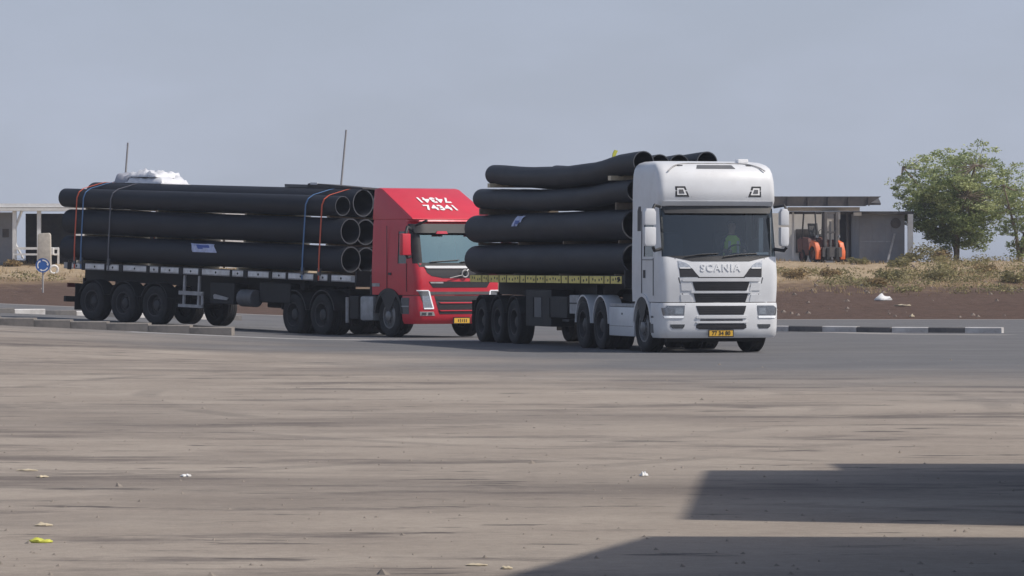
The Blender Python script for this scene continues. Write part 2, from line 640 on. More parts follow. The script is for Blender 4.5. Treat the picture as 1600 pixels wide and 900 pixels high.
def pavement_material():
    m = bpy.data.materials.new('pavement')
    m.use_nodes = True
    n = m.node_tree
    L = n.links.new
    b = n.nodes['Principled BSDF']
    b.inputs['Roughness'].default_value = 0.9
    b.inputs['Specular IOR Level'].default_value = 0.25
    tcn = n.nodes.new("ShaderNodeTexCoord")
    sx = n.nodes.new("ShaderNodeSeparateXYZ")
    L(tcn.outputs['Object'], sx.inputs[0])

    def noise_(scale, detail, rough, sc=(1, 1, 1), loc=(0, 0, 0)):
        mpn = n.nodes.new("ShaderNodeMapping")
        mpn.inputs['Scale'].default_value = sc
        mpn.inputs['Location'].default_value = loc
        L(tcn.outputs['Object'], mpn.inputs['Vector'])
        q = n.nodes.new("ShaderNodeTexNoise")
        q.inputs['Scale'].default_value = scale
        q.inputs['Detail'].default_value = detail
        q.inputs['Roughness'].default_value = rough
        L(mpn.outputs['Vector'], q.inputs['Vector'])
        return q.outputs['Fac']

    def rng(src, a, b_, c, d, clamp=True):
        q = n.nodes.new("ShaderNodeMapRange")
        q.clamp = clamp
        for k, v in zip(('From Min', 'From Max', 'To Min', 'To Max'), (a, b_, c, d)):
            q.inputs[k].default_value = v
        L(src, q.inputs['Value'])
        return q.outputs['Result']

    def math_(op, a, b_):
        q = n.nodes.new("ShaderNodeMath")
        q.operation = op
        for i, v in enumerate((a, b_)):
            if isinstance(v, (int, float)):
                q.inputs[i].default_value = v
            else:
                L(v, q.inputs[i])
        return q.outputs[0]

    def mixc(f, a, b_):
        q = n.nodes.new("ShaderNodeMix")
        q.data_type = 'RGBA'
        L(f, q.inputs['Factor'])
        for k, v in (('A', a), ('B', b_)):
            if isinstance(v, tuple):
                q.inputs[k].default_value = (*v, 1)
            else:
                L(v, q.inputs[k])
        return q.outputs['Result']

    # where the dusty yard ends and the swept road begins (line in the ground plane, ragged)
    edge = math_('ADD', math_('ADD', math_('MULTIPLY', sx.outputs['X'], 1.2), math_('MULTIPLY', math_('MINIMUM', sx.outputs['X'], 0.0), 1.7)), sx.outputs['Y'])
    wob = rng(noise_(0.10, 6, 0.6), 0.3, 0.7, -7, 7, False)
    dist = math_('ADD', edge, wob)
    road = rng(dist, 66.0, 86.0, 0.0, 1.0)
    patchy = noise_(0.35, 8, 0.65)
    fine = noise_(9.0, 6, 0.7)
    grit = noise_(60.0, 3, 0.7)
    tan_ = mixc(rng(patchy, 0.35, 0.68, 0, 1), (0.270, 0.230, 0.193), (0.358, 0.311, 0.262))
    tan_ = mixc(rng(noise_(0.13, 8, 0.66, sc=(.6, 1, 1), loc=(31, 7, 0)), 0.50, 0.62, 0, 0.62), tan_, (0.150, 0.128, 0.113))
    # tyre-worn and oil-darkened bands, mostly running across the yard
    bands = noise_(0.42, 9, 0.72, sc=(0.42, 1.0, 1.0), loc=(3, 11, 0))
    tan_ = mixc(rng(bands, 0.53, 0.61, 0, 0.75), tan_, (0.118, 0.100, 0.090))
    thin = noise_(1.9, 7, 0.66, sc=(0.36, 1.0, 1.0), loc=(13, 1, 0))
    tan_ = mixc(rng(thin, 0.60, 0.65, 0, 0.85), tan_, (0.088, 0.076, 0.070))
    # long turning tyre marks left by lorries
    for (cx, cy, rad) in ((22.0, 62.0, 27.0), (22.0, 62.0, 29.1), (-30.0, 58.0, 34.0), (-30.0, 58.0, 36.1), (8.0, 95.0, 58.0), (8.0, 95.0, 60.1), (-14.0, 5.0, 32.0), (-14.0, 5.0, 34.0)):
        dx = math_('SUBTRACT', sx.outputs['X'], cx)
        dy = math_('SUBTRACT', sx.outputs['Y'], cy)
        rd = math_('SQRT', math_('ADD', math_('MULTIPLY', dx, dx), math_('MULTIPLY', dy, dy)), 0.0)
        off = math_('ABSOLUTE', math_('SUBTRACT', rd, rad), 0.0)
        mk = math_('MULTIPLY', rng(off, 0.12, 0.24, 1.0, 0.0), rng(patchy, 0.46, 0.60, 0.0, 0.28))
        tan_ = mixc(mk, tan_, (0.085, 0.075, 0.070))
    asph = mixc(rng(patchy, 0.3, 0.7, 0, 1), (0.115, 0.115, 0.120), (0.165, 0.163, 0.165))
    asph = mixc(rng(noise_(0.5, 6, 0.7, sc=(0.3, 1, 1), loc=(5, 5, 0)), 0.5, 0.72, 0, 0.5), asph, (0.155, 0.148, 0.140))
    c = mixc(road, tan_, asph)
    v = math_('MULTIPLY', rng(fine, 0.3, 0.7, 0.88, 1.12), rng(grit, 0.3, 0.7, 0.86, 1.14))
    vm = n.nodes.new("ShaderNodeVectorMath")
    vm.operation = 'SCALE'
    L(c, vm.inputs[0])
    L(v, vm.inputs['Scale'])
    L(vm.outputs['Vector'], b.inputs['Base Color'])
    bp = n.nodes.new("ShaderNodeBump")
    bp.inputs['Strength'].default_value = 0.35
    bp.inputs['Distance'].default_value = 0.02
    L(math_('ADD', fine, grit), bp.inputs['Height'])
    L(bp.outputs['Normal'], b.inputs['Normal'])
    return m


XS = grid_lines(-42, 42, 1.0, 5000)
YS = grid_lines(-20, 216, 1.0, 5500)
YS = [y for y in YS if y > -2500]
struct(sheet('ground', XS, YS, lambda x, y: ground_h(x, y) - 0.03, dirt_material()))
xs_p = [x for x in XS if -75 < x < 75]


def pave_h(x, y):
    return base_h(x, y)


ys_p = [y for y in YS if -60 < y <= 146] 
me_p = sheet('yard_pavement', xs_p, ys_p, pave_h, pavement_material())
struct(me_p)


def strip(name, pts, w, z_off, material, n=None):
    """flat strip along a polyline on the ground (pts are X, Y), draped"""
    vs_, fs_ = [], []
    P = [Vector((a, b)) for a, b in pts]
    dense = [P[0]]
    for a, b in zip(P[:-1], P[1:]):
        k = max(1, int((b - a).length / 0.5))
        dense += [a.lerp(b, (i + 1) / k) for i in range(k)]
    for i, p in enumerate(dense):
        d = (dense[min(i + 1, len(dense) - 1)] - dense[max(0, i - 1)]).normalized()
        q = Vector((-d.y, d.x)) * w / 2
        for s in (-1, 1):
            v = p + q * s
            vs_.append((v.x, v.y, base_h(v.x, v.y) + z_off))
    for i in range(len(dense) - 1):
        fs_.append((2 * i, 2 * i + 1, 2 * i + 3, 2 * i + 2))
    o = MB().add(vs_, fs_).build(name, material)
    return struct(o)


# pale gutters and worn edge line
mat('gutter', (0.27, 0.26, 0.25), 0.9, var=0.25, scale=1.5, dust=0.4, dscale=1)
mat('edge_line', (0.42, 0.41, 0.40), 0.8, var=0.35, scale=1.5, dust=0.8, dustcol=(0.15, 0.145, 0.14), dscale=1.2)
strip('road_marking', [(-9.0, 105.2), (-5.0, 104.6), (-0.5, 104.3)], 0.9, 0.004, 'edge_line')
strip('gutter', [(px(1290, 117.0), 117.5), (px(1400, 114), 114.2), (px(1580, 112.5), 112.8)], 1.2, 0.004, 'gutter')
strip('gutter', [(-45, 144.5), (px(1215, 145), 145.0), (40, 145.2)], 1.2, 0.004, 'gutter')


# ------------------------------------------------------------------ kerbs
def kerb_run(name, pts, h, w, mats, label=None):
    root = link(name, None)
    struct(root)
    i = 0
    for a, b in zip(pts[:-1], pts[1:]):
        a, b = Vector(a), Vector(b)
        n = max(1, round((b - a).length / 0.95))
        for k in range(n):
            p, q = a.lerp(b, k / n), a.lerp(b, (k + 1) / n)
            c = (p + q) / 2
            d = (q - p)
            L_ = d.length - 0.012
            ch = 0.02
            prof = [(-w / 2, -0.1), (-w / 2, h - ch), (-w / 2 + ch, h), (w / 2 - ch, h), (w / 2, h - ch), (w / 2, -0.1)]
            mm = mats[i % len(mats)]
            key = ('kerb', round(L_, 2), h, w, mm)
            if key not in KCACHE:
                KCACHE[key] = MB().prism(prof, 'x', -L_ / 2, L_ / 2).mesh('kerb_stone', mm)
            o = link('kerb_stone', KCACHE[key], root, (c.x, c.y, base_h(c.x, c.y) + random.uniform(-0.008, 0.008)),
                     (0, 0, math.atan2(d.y, d.x) + random.uniform(-0.008, 0.008)))
            i += 1
    return root


KCACHE = {}
# striped kerb to the right of the white lorry
kerb_run('striped_kerb', [(px(1183, 119.5), 119.6), (px(1395, 117.3), 117.3), (px(1567, 116.2), 116.2)], 0.15, 0.22,
         ['kerb_white', 'kerb_black'])
# roundabout kerb behind the red lorry's tail
kerb_run('striped_kerb', [(-19.0, 123.0), (-11.6, 127.6), (-8.0, 131.0)], 0.14, 0.30, ['kerb_white', 'kerb_black'])
# low dusty kerb in front of the red lorry
kerb_run('plain_kerb', [(-21, 107.6), (-14, 107.2), (-9.6, 106.6), (-6.6, 106.1)], 0.19, 0.35, ['kerb_plain'])


# ------------------------------------------------------------------ cab lofting
class Cab:
    def __init__(self, rings):
        """rings: (z, half width, front y, back y, front corner radius, bulge)"""
        self.r = rings

    def at(self, z):
        r = self.r
        if z <= r[0][0]:
            return r[0][1:]
        for a, b in zip(r[:-1], r[1:]):
            if z <= b[0]:
                t = (z - a[0]) / (b[0] - a[0])
                return tuple(p + (q - p) * t for p, q in zip(a[1:], b[1:]))
        return r[-1][1:]

    def fy(self, x, z):
        w, yf, yb, rf, kb = self.at(z)
        a = min(abs(x), w - 0.005)
        s = w - rf
        if a <= s:
            return yf + kb * (a / s) ** 2
        return yf + kb + rf - math.sqrt(max(0.0, rf * rf - (a - s) ** 2))

    def loft(self, ys, nf=12, na=6, cut=None, rb=0.06):
        """returns body MB and {name: MB of glass}; ys = side stations from back to front"""
        rows = []
        for z, w, yf, yb, rf, kb in self.r:
            s = w - rf
            left = [(-w, y) for y in ys if yf + kb + rf + 0.02 < y < yb - rb]
            fixed = []
            for y in ys:
                fixed.append((-w, min(max(y, yf + kb + rf + 0.01), yb - rb)))
            arc = [(-s - rf * math.cos(R(90 * k / na)), yf + kb + rf - rf * math.sin(R(90 * k / na))) for k in range(na + 1)]
            front = [(-s + 2 * s * k / nf, yf + kb * abs(2 * k / nf - 1) ** 2) for k in range(1, nf)]
            half = fixed + arc
            rest = [(-x, y) for x, y in half][::-1]
            back = [(w - rb, yb), (-w + rb, yb)]
            rows.append([(x, y, z) for x, y in half + front + rest + back])
        n = len(rows[0])
        body = MB()
        vs_ = [p for r_ in rows for p in r_]
        fs_ = []
        glass = {}
        nl = len(ys)
        for i in range(len(rows) - 1):
            for j in range(n):
                j2 = (j + 1) % n
                q = (i * n + j, i * n + j2, (i + 1) * n + j2, (i + 1) * n + j)
                g = cut(i, j, nl, na, nf, n) if cut else None
                if g:
                    glass.setdefault(g, []).append(q)
                else:
                    fs_.append(q)
        fs_.append(tuple(range(n))[::-1])
        fs_.append(tuple((len(rows) - 1) * n + j for j in range(n)))
        body.add(vs_, fs_)
        out = {}
        for g, qs in glass.items():
            used = sorted({a for q in qs for a in q})
            mp_ = {a: k for k, a in enumerate(used)}
            c = Vector((0, 1.2, 2.4))
            pts = [Vector(vs_[a]) for a in used]
            pts = [p + Vector(((c.x - p.x), (c.y - p.y), 0)).normalized() * 0.012 for p in pts]
            out[g] = MB().add(pts, [tuple(mp_[a] for a in q) for q in qs])
        # drop loose verts from the body
        used = sorted({a for q in body.f for a in q})
        mp_ = {a: k for k, a in enumerate(used)}
        b2 = MB().add([body.v[a] for a in used], [tuple(mp_[a] for a in q) for q in body.f])
        return b2, out


# ------------------------------------------------------------------ wheels
def tyre_profile(r, w):
    h = w / 2
    return [(r * 0.58, -h * 0.80), (r * 0.66, -h * 0.98), (r * 0.84, -h * 1.0), (r * 0.95, -h * 0.93), (r, -h * 0.78),
            (r, -h * 0.42), (r * 0.975, -h * 0.40), (r * 0.975, -h * 0.34), (r, -h * 0.32), (r, -h * 0.05), (r * 0.975, -h * 0.04), (r * 0.975, h * 0.04),
            (r, h * 0.05), (r, h * 0.32), (r * 0.975, h * 0.34), (r * 0.975, h * 0.40), (r, h * 0.42), (r, h * 0.78), (r * 0.95, h * 0.93),
            (r * 0.84, h), (r * 0.66, h * 0.98), (r * 0.58, h * 0.8)]


WM = {}


def wheel_meshes(kind, r):
    key = (kind, round(r, 3))
    if key in WM:
        return WM[key]
    t = MB()
    rim = MB()
    if kind == 'steer' or kind == 'trailer':
        w = 0.34 if kind == 'steer' else 0.38
        t.lathe(tyre_profile(r, w), 40)
        h = -w / 2
        d = 0.02 if kind == 'steer' else 0.12
        rim.lathe([(r * 0.60, h + 0.02), (r * 0.60, h + 0.26), (r * 0.55, h + 0.26), (r * 0.55, h + d + 0.05), (r * 0.36, h + d), (r * 0.33, h + d + 0.02),
                   (r * 0.27, h + d + 0.02), (r * 0.25, h - 0.03 + d), (r * 0.14, h - 0.06 + d), (0.001, h - 0.06 + d), (0.001, h + d + 0.1), (r * 0.5, h + d + 0.09),
                   (r * 0.55, h + 0.02)], 32)
        nut_x = h + d - 0.015
    else:
        t.lathe([(a, b - 0.17) for a, b in tyre_profile(r, 0.31)], 40)
        t.lathe([(a, b + 0.17) for a, b in tyre_profile(r, 0.31)], 40)
        h = -0.325
        rim.lathe([(r * 0.60, h + 0.01), (r * 0.60, h + 0.6), (r * 0.55, h + 0.6), (r * 0.53, h + 0.2), (r * 0.30, h + 0.20), (r * 0.28, h + 0.06),
                   (r * 0.15, h + 0.03), (0.001, h + 0.03), (0.001, h + 0.28), (r * 0.45, h + 0.28), (r * 0.56, h + 0.01)], 32)
        nut_x = h + 0.19
    for k in range(10):
        a = 2 * math.pi * k / 10
        y, z = r * 0.315 * math.cos(a), r * 0.315 * math.sin(a)
        rim.tube([(nut_x, y, z), (nut_x + 0.05, y, z)], 0.016, 6)
    rm = 'alloy' if kind == 'steer' else 'rim_steel'
    WM[key] = (t.mesh('tyre', 'rubber', 40), rim.mesh('rim', rm, 40))
    return WM[key]


def wheel(parent, x, y, kind, r=0.52, steer=0.0):
    t, rm = wheel_meshes(kind, r)
    w = link('wheel', None, parent, (x, y, r - 0.006), (random.uniform(0, 6.28), 0, 0) if False else (0, 0, (math.pi if x > 0 else 0) + steer))
    link('tyre', t, w)
    link('rim', rm, w)
    return w


# ------------------------------------------------------------------ white tractor unit
def wheels_under(parent, axles, kind, xo, r):
    for y in axles:
        MB().tube([(-xo, y, r), (xo, y, r)], 0.075, 10).build('axle', 'chassis', parent, 50)
        for s in (-1, 1):
            wheel(parent, s * xo, y, kind, r)


def plate(parent, x0, x1, y, z0, z1, s=None, size=0.1):
    p = MB().box(x0 - 0.02, x1 + 0.02, y, y + 0.02, z0 - 0.02, z1 + 0.02).build('number_plate', 'black_plastic', parent)
    MB().box(x0, x1, y - 0.004, y + 0.001, z0, z1).build('plate_face', 'plate_yellow', p)
    c = ((x0 + x1) / 2, y - 0.006, (z0 + z1) / 2)
    if s:
        text('lettering', s, size, 'ink', p, c, bold=0.002, sx=0.95)
    else:
        m = MB()
        for k, h in enumerate((0.6, 0.75, 0.55, 0.7, 0.62)):
            xx = x0 + (x1 - x0) * (0.25 + 0.13 * k)
            m.box(xx, xx + 0.022, y - 0.008, y - 0.004, c[2] - h * 0.055, c[2] + h * 0.055)
        m.build('lettering', 'ink', p)


def person_driver(parent_world, loc, rotz):
    """seated driver: one continuous skinned body, vest and hair as children"""
    root = thing('person', 'driver in a yellow-green safety vest behind the windscreen of the white lorry', 'person', loc, (0, 0, rotz))
    # facing -Y, hips at z=0
    pts = [(0, 0, 0, .15), (0, 0.02, .22, .15), (0, 0.03, .42, .165), (0, 0.02, .55, .075), (0, 0.0, .62, .062), (0, -0.01, .70, .10), (0, -0.01, .80, .085),
           (-.19, 0.02, .46, .075), (-.26, -.10, .24, .052), (-.17, -.36, .20, .04), (-.13, -.43, .22, .04),
           (.19, 0.02, .46, .075), (.26, -.10, .24, .052), (.17, -.36, .20, .04), (.13, -.43, .22, .04),
           (-.12, -.20, -.02, .10), (-.16, -.48, .0, .075), (-.17, -.55, -.40, .05),
           (.12, -.20, -.02, .10), (.16, -.48, .0, .075), (.17, -.55, -.40, .05)]
    ed = [(0, 1), (1, 2), (2, 3), (3, 4), (4, 5), (5, 6), (2, 7), (7, 8), (8, 9), (9, 10), (2, 11), (11, 12), (12, 13), (13, 14), (0, 15), (15, 16), (16, 17), (0, 18), (18, 19), (19, 20)]
    me = bpy.data.meshes.new('body')
    me.from_pydata([p[:3] for p in pts], ed, [])
    o = link('body', me, root)
    md = o.modifiers.new('skin', 'SKIN')
    for i, p in enumerate(pts):
        me.skin_vertices[0].data[i].radius = (p[3], p[3] * 0.85)
    me.skin_vertices[0].data[0].use_root = True
    o.modifiers.new('sub', 'SUBSURF').levels = 1
    o.modifiers['sub'].render_levels = 1
    dg = bpy.context.evaluated_depsgraph_get()
    me2 = bpy.data.meshes.new_from_object(o.evaluated_get(dg))
    o.modifiers.clear()
    o.data = me2
    me2.materials.clear()
    me2.materials.append(MATS['skin'])
    me2.materials.append(MATS['trouser'])
    for p in me2.polygons:
        c = p.center
        p.material_index = 1 if (c.z < 0.56 and abs(c.x) < 0.4 and not (c.y < -0.22 and c.z > 0.12)) else 0
    me2.shade_smooth()
    # vest: shell round the trunk
    v = MB()
    rings = []
    for z, a, b in ((0.02, .165, .15), (0.2, .17, .15), (0.36, .19, .16), (0.47, .17, .13), (0.535, .10, .09)):
        rings.append([(a * math.cos(t) * (1.05), 0.02 + b * math.sin(t), z) for t in [2 * math.pi * k / 16 for k in range(16)]])
    vs_ = [p for r_ in rings for p in r_]
    fs_ = [(i * 16 + k, i * 16 + (k + 1) % 16, (i + 1) * 16 + (k + 1) % 16, (i + 1) * 16 + k) for i in range(4) for k in range(16)]
    v.add(vs_, fs_).build('vest', 'vest', root, 60)
    st = MB()
    for s in (-1, 1):
        st.box(s * 0.09 - 0.025, s * 0.09 + 0.025, -0.155, -0.135, 0.05, 0.42)
    st.build('reflective_strip', 'litter_white', root)
    h = MB()
    hr = []
    for z, a in ((0.70, .098), (0.76, .106), (0.82, .092), (0.86, .05)):
        hr.append([(a * math.cos(t), 0.012 + a * 1.05 * math.sin(t), z) for t in [2 * math.pi * k / 14 for k in range(14)]])
    vs_ = [p for r_ in hr for p in r_]
    fs_ = [(i * 14 + k, i * 14 + (k + 1) % 14, (i + 1) * 14 + (k + 1) % 14, (i + 1) * 14 + k) for i in range(3) for k in range(14)]
    fs_ = [q for q in fs_ if not (sum(vs_[a][1] for a in q) / 4 < -0.03 and sum(vs_[a][2] for a in q) / 4 < 0.8)]
    fs_.append(tuple(42 + k for k in range(14)))
    h.add(vs_, fs_).build('hair', 'hair', root, 60)
    MB().tube([(0, -0.10, 0.735), (0, -0.125, 0.705), (0, -0.105, 0.695)], [0.012, 0.018, 0.012], 6).build('nose', 'skin', root, 60)
    return root


WT = dict(X=4.20, Y=89.7, phi=14.8)


def local_to_world(o, p):
    c, s = math.cos(o['phi_']), math.sin(o['phi_'])
    return (o['X_'] + p[0] * c - p[1] * s, o['Y_'] + p[0] * s + p[1] * c, p[2])


def white_tractor():
    t = thing('truck_tractor', 'white lorry cab unit with tall roof and dark slatted grille', 'lorry', (WT['X'], WT['Y'], 0), (0, 0, R(WT['phi'])))
    W = 'white_paint'
    cab = Cab([(1.02, 1.235, .035, 2.2, .20, .09), (1.30, 1.245, .01, 2.2, .20, .09), (1.52, 1.245, .0, 2.2, .20, .09), (1.80, 1.245, .035, 2.2, .22, .09),
               (1.93, 1.245, .08, 2.2, .20, .09), (2.18, 1.24, .13, 2.2, .19, .09), (2.45, 1.236, .19, 2.2, .18, .09), (2.72, 1.232, .25, 2.2, .17, .09),
               (2.90, 1.23, .29, 2.2, .17, .09), (2.97, 1.23, .22, 2.2, .16, .09), (3.05, 1.23, .17, 2.2, .14, .09), (3.25, 1.228, .17, 2.2, .14, .09), (3.45, 1.222, .21, 2.2, .14, .08),
               (3.60, 1.212, .27, 2.2, .15, .08), (3.70, 1.195, .36, 2.19, .16, .07), (3.775, 1.16, .52, 2.18, .17, .06), (3.83, 1.10, .78, 2.16, .18, .05), (3.865, 1.0, 1.2, 2.12, .2, .04)])

    def cut(i, j, nl, na, nf, n):
        z0, z1 = cab.r[i][0], cab.r[i + 1][0]
        zc = (z0 + z1) / 2
        fs = nl + na // 2
        fe = nl + na + nf + na // 2 + 1
        if 1.93 < zc < 2.90 and fs <= j < fe:
            return 'windscreen'
        if 1.93 < zc < 2.72:
            if 2 <= j < 4:
                return 'side_left'
            jr = 2 * nl + 2 * na + nf  # last index of right side
            if jr - 4 - 0 <= j < jr - 2:
                return 'side_right'
        return None
    body, gl = cab.loft([2.14, 1.45, 1.30, 0.95, 0.62], cut=cut)
    body.build('cab_shell', W, t, 38)
    gl['windscreen'].build('windscreen', 'windscreen_dark', t, 60)
    for k in ('side_left', 'side_right'):
        if k in gl:
            gl[k].build('side_window', 'side_glass', t, 60)
    fy = cab.fy
    # bumper and lower front
    bump = Cab([(.30, 1.20, .08, .86, .22, .08), (.36, 1.235, .02, .86, .22, .09), (.50, 1.245, -.01, .86, .22, .10), (.75, 1.25, -.015, .86, .22, .10),
                (.95, 1.25, -.005, .86, .22, .10), (1.005, 1.245, .015, .86, .22, .10)])
    bb, _ = bump.loft([.80, .60], cut=None)
    bp = bb.build('bumper', W, t, 38)
    by = bump.fy
    # dark slotted grilles
    for rows in ([(1.245, -.54, .53), (1.33, -.575, .565), (1.425, -.60, .59)], [(1.015, -.52, .51), (1.10, -.55, .54), (1.19, -.575, .565)]):
        g = MB().patch(rows, fy, 0.006, 0.03, 10).build('grille', 'grille_mesh', t)
        for k in range(1, 4):
            z = rows[0][0] + (rows[2][0] - rows[0][0]) * k / 4
            a = rows[0][1] + (rows[2][1] - rows[0][1]) * k / 4
            b = rows[0][2] + (rows[2][2] - rows[0][2]) * k / 4
            MB().patch([(z - .006, a, b), (z + .006, a, b)], fy, 0.012, 0.01, 10).build('slat', 'black_plastic', g)
    g = MB().patch([(.765, -.47, .46), (.85, -.505, .495), (.945, -.53, .52)], by, 0.006, 0.03, 10).build('grille', 'grille_mesh', t)
    for k in range(1, 4):
        z = .76 + .175 * k / 4
        MB().patch([(z - .006, -.44 - .05 * k / 4, .43 + .05 * k / 4), (z + .006, -.44 - .05 * k / 4, .43 + .05 * k / 4)], by, 0.012, 0.01, 10).build('slat', 'black_plastic', g)
    MB().patch([(.645, -.44, .43), (.655, -.46, .45), (.675, -.44, .43)], by, 0.005, 0.02, 10).build('air_slot', 'grille_mesh', t)
    MB().patch([(.475, -.47, .46), (.505, -.53, .52), (.565, -.53, .52), (.59, -.47, .46)], by, 0.006, 0.03, 10).build('lower_grille', 'grille_mesh', t)
    # raised white bars between the slots
    for z0, z1, hw, f in ((1.435, 1.50, .80, fy), (1.20, 1.232, .62, fy), (.695, .745, .52, by), (.60, .635, .52, by)):
        MB().patch([(z0, -hw, hw), ((z0 + z1) / 2, -hw - .02, hw + .02), (z1, -hw, hw)], f, 0.022, 0.04, 12).build('grille_bar', W, t, 40)
    # side intakes of the grille panel, left and right
    for s in (-1, 1):
        for z0 in (1.02, 1.25):
            rows = [(z0, -.82, -.60), (z0 + .15, -.84, -.63)]
            if s > 0:
                rows = [(z, -b, -a) for z, a, b in rows]
            MB().patch(rows, fy, 0.012, 0.02, 4).build('vent_panel', W, t, 40)
        # black wedge under the position lamp
        rows = [(1.52, .46, .855), (1.60, .53, .86), (1.68, .59, .865), (1.73, .66, .865)]
        rows = [(z, s * a, s * b) if s > 0 else (z, -b, -a) for z, a, b in rows]
        MB().patch(rows, fy, 0.006, 0.03, 5).build('black_wedge', 'ink', t)
        rows = [(1.70, .62, .87), (1.76, .66, .875), (1.81, .74, .88), (1.85, .86, .885)]
        rows = [(z, a, b) if s > 0 else (z, -b, -a) for z, a, b in rows]
        pl = MB().patch(rows, fy, 0.012, 0.03, 5).build('position_lamp', 'lens_light', t)
        rows = [(1.69, .64, .85), (1.715, .65, .855)]
        rows = [(z, a, b) if s > 0 else (z, -b, -a) for z, a, b in rows]
        MB().patch(rows, fy, 0.016, 0.02, 5).build('light_strip', 'white_letter', pl)
        # headlamp in the bumper corner
        rows = [(.70, .78, 1.17), (.80, .77, 1.195), (.90, .76, 1.21), (.95, .76, 1.12)]
        rows = [(z, a, b) if s > 0 else (z, -b, -a) for z, a, b in rows]
        hl = MB().patch(rows, by, 0.008, 0.03, 8).build('headlight', 'lens_mid', t, 50)
        rows = [(.70, .79, 1.16), (.745, .78, 1.18)]
        rows = [(z, a, b) if s > 0 else (z, -b, -a) for z, a, b in rows]
        MB().patch(rows, by, 0.016, 0.02, 8).build('light_strip', 'led_white', hl)
        rows = [(.78, .80, .95), (.90, .80, .95)]
        rows = [(z, a, b) if s > 0 else (z, -b, -a) for z, a, b in rows]
        MB().patch(rows, by, 0.012, 0.02, 4).build('reflector', 'lens_grey', hl)
        rows = [(.49, .80, 1.0), (.53, .77, 1.05), (.575, .76, 1.05)]
        rows = [(z, a, b) if s > 0 else (z, -b, -a) for z, a, b in rows]
        MB().patch(rows, by, 0.006, 0.02, 4).build('fog_lamp', 'lens_dark', t)
        # panel gaps
        rows = [(1.02, .75, .774), (1.5, .865, .89), (1.9, .93, .945)]
        rows = [(z, a, b) if s > 0 else (z, -b, -a) for z, a, b in rows]
        MB().patch(rows, fy, 0.003, 0.01, 1).build('panel_gap', 'grey_plastic', t)
        rows = [(.33, .69, .708), (.98, .735, .753)]
        rows = [(z, a, b) if s > 0 else (z, -b, -a) for z, a, b in rows]
        MB().patch(rows, by, 0.003, 0.01, 1).build('panel_gap', 'grey_plastic', t)
        # roof lamps
        rows = [(3.13, .62, .90), (3.34, .70, .90)]
        rows = [(z, a, b) if s > 0 else (z, -b, -a) for z, a, b in rows]
        rl = MB().patch(rows, fy, 0.008, 0.03, 5).build('roof_lamp', 'black_plastic', t)
        rows = [(3.165, .67, .865), (3.305, .73, .865)]
        rows = [(z, a, b) if s > 0 else (z, -b, -a) for z, a, b in rows]
        MB().patch(rows, fy, 0.014, 0.02, 5).build('lens', 'white_letter', rl)
        rows = [(3.195, .72, .83), (3.275, .75, .83)]
        rows = [(z, a, b) if s > 0 else (z, -b, -a) for z, a, b in rows]
        MB().patch(rows, fy, 0.018, 0.02, 5).build('lens', 'grey_plastic', rl)
        # roof seam
        rows = [(3.12, .57, .582), (3.62, .64, .652)]
        rows = [(z, a, b) if s > 0 else (z, -b, -a) for z, a, b in rows]
        MB().patch(rows, fy, 0.002, 0.01, 1).build('panel_gap', 'grey_plastic', t)
        # mirrors: arms, two housings
        x0, x1 = (1.25, 1.43) if s > 0 else (-1.60, -1.36)
        xa = s * 1.2
        mr = MB().tube([(xa, .32, 2.93), (s * 1.36, .14, 2.96), (s * 1.40, .12, 2.88)], .03, 8)
        mr2 = MB().tube([(xa, .28, 2.08), (s * 1.36, .14, 2.05), (s * 1.40, .12, 2.12)], .035, 8)
        arm = mr.build('mirror', 'black_plastic', t, 50)
        mr2.build('lower_arm', 'black_plastic', arm, 50)
        MB().prism([(x0 + .02, 2.14), (x1 - .02, 2.14), (x1, 2.2), (x1, 2.52), (x0, 2.52), (x0, 2.2)], 'y', .02, .20).build('housing', W, arm, 40, .025)
        MB().prism([(x0, 2.56), (x1, 2.56), (x1, 2.82), (x1 - .04, 2.89), (x0 + .04, 2.89), (x0, 2.82)], 'y', .02, .20).build('housing', W, arm, 40, .025)
        MB().box(x0 + .02, x1 - .02, .201, .21, 2.2, 2.5).build('mirror_glass', 'chrome', arm)
        # door: handle, gap lines, step
        xs_ = s * 1.249
        hd = MB().box(xs_ - .012, xs_ + .012, 1.18, 1.30, 1.50, 1.66).build('door_handle', 'black_plastic', t)
        for (a, b, c, d) in ((1.42, 1.445, 1.1, 2.85), (.60, .622, 1.15, 1.9), (.6, 1.43, 1.86, 1.875)):
            MB().box(xs_ - .008, xs_ + .002, a, b, c, d).build('panel_gap', 'grey_plastic', t)
        MB().prism([(1.52, 2.30), (1.74, 2.30), (1.78, 2.36), (1.78, 2.86), (1.70, 2.95), (1.55, 2.95)], 'x', s * 1.20, s * 1.236).build('rear_side_window', 'black_plastic', t, None, .004)
        # steps recess between bumper and arch
        MB().box(s * 1.235, s * 1.256, .62, .80, .40, .58).build('step', 'grey_plastic', t)
        MB().box(s * 1.235, s * 1.256, .60, .80, .70, .74).build('step', 'grey_plastic', t)
        # wheel arch flare + dark sheet painted in for the shaded opening
        xi, xo = s * 1.02, s * 1.262
        MB().arch(1.40, .52, .60, .67, xi, xo, 8, 172).build('wheel_arch', W, t, 40)
        MB().arch(1.40, .52, .02, .598, s * 1.238, s * 1.252, 55, 125).build('wheel_well', 'black_plastic', t)
        # side skirt behind the front wheel with fuel tank
        MB().box(s * .92, s * 1.24, 2.02, 3.86, .30, .90, ).build('side_skirt', W, t, 40, .03)
        MB().box(s * 1.236, s * 1.247, 2.10, 3.80, .50, .515).build('panel_gap', 'rail_grey', t)
        MB().box(s * .90, s * 1.235, 2.02, 3.80, .905, .97).build('tank_step', 'aluminium', t, None, .01)
        MB().box(s * 1.235, s * 1.25, 2.85, 2.90, .74, .78).build('skirt_catch', 'black_plastic', t)
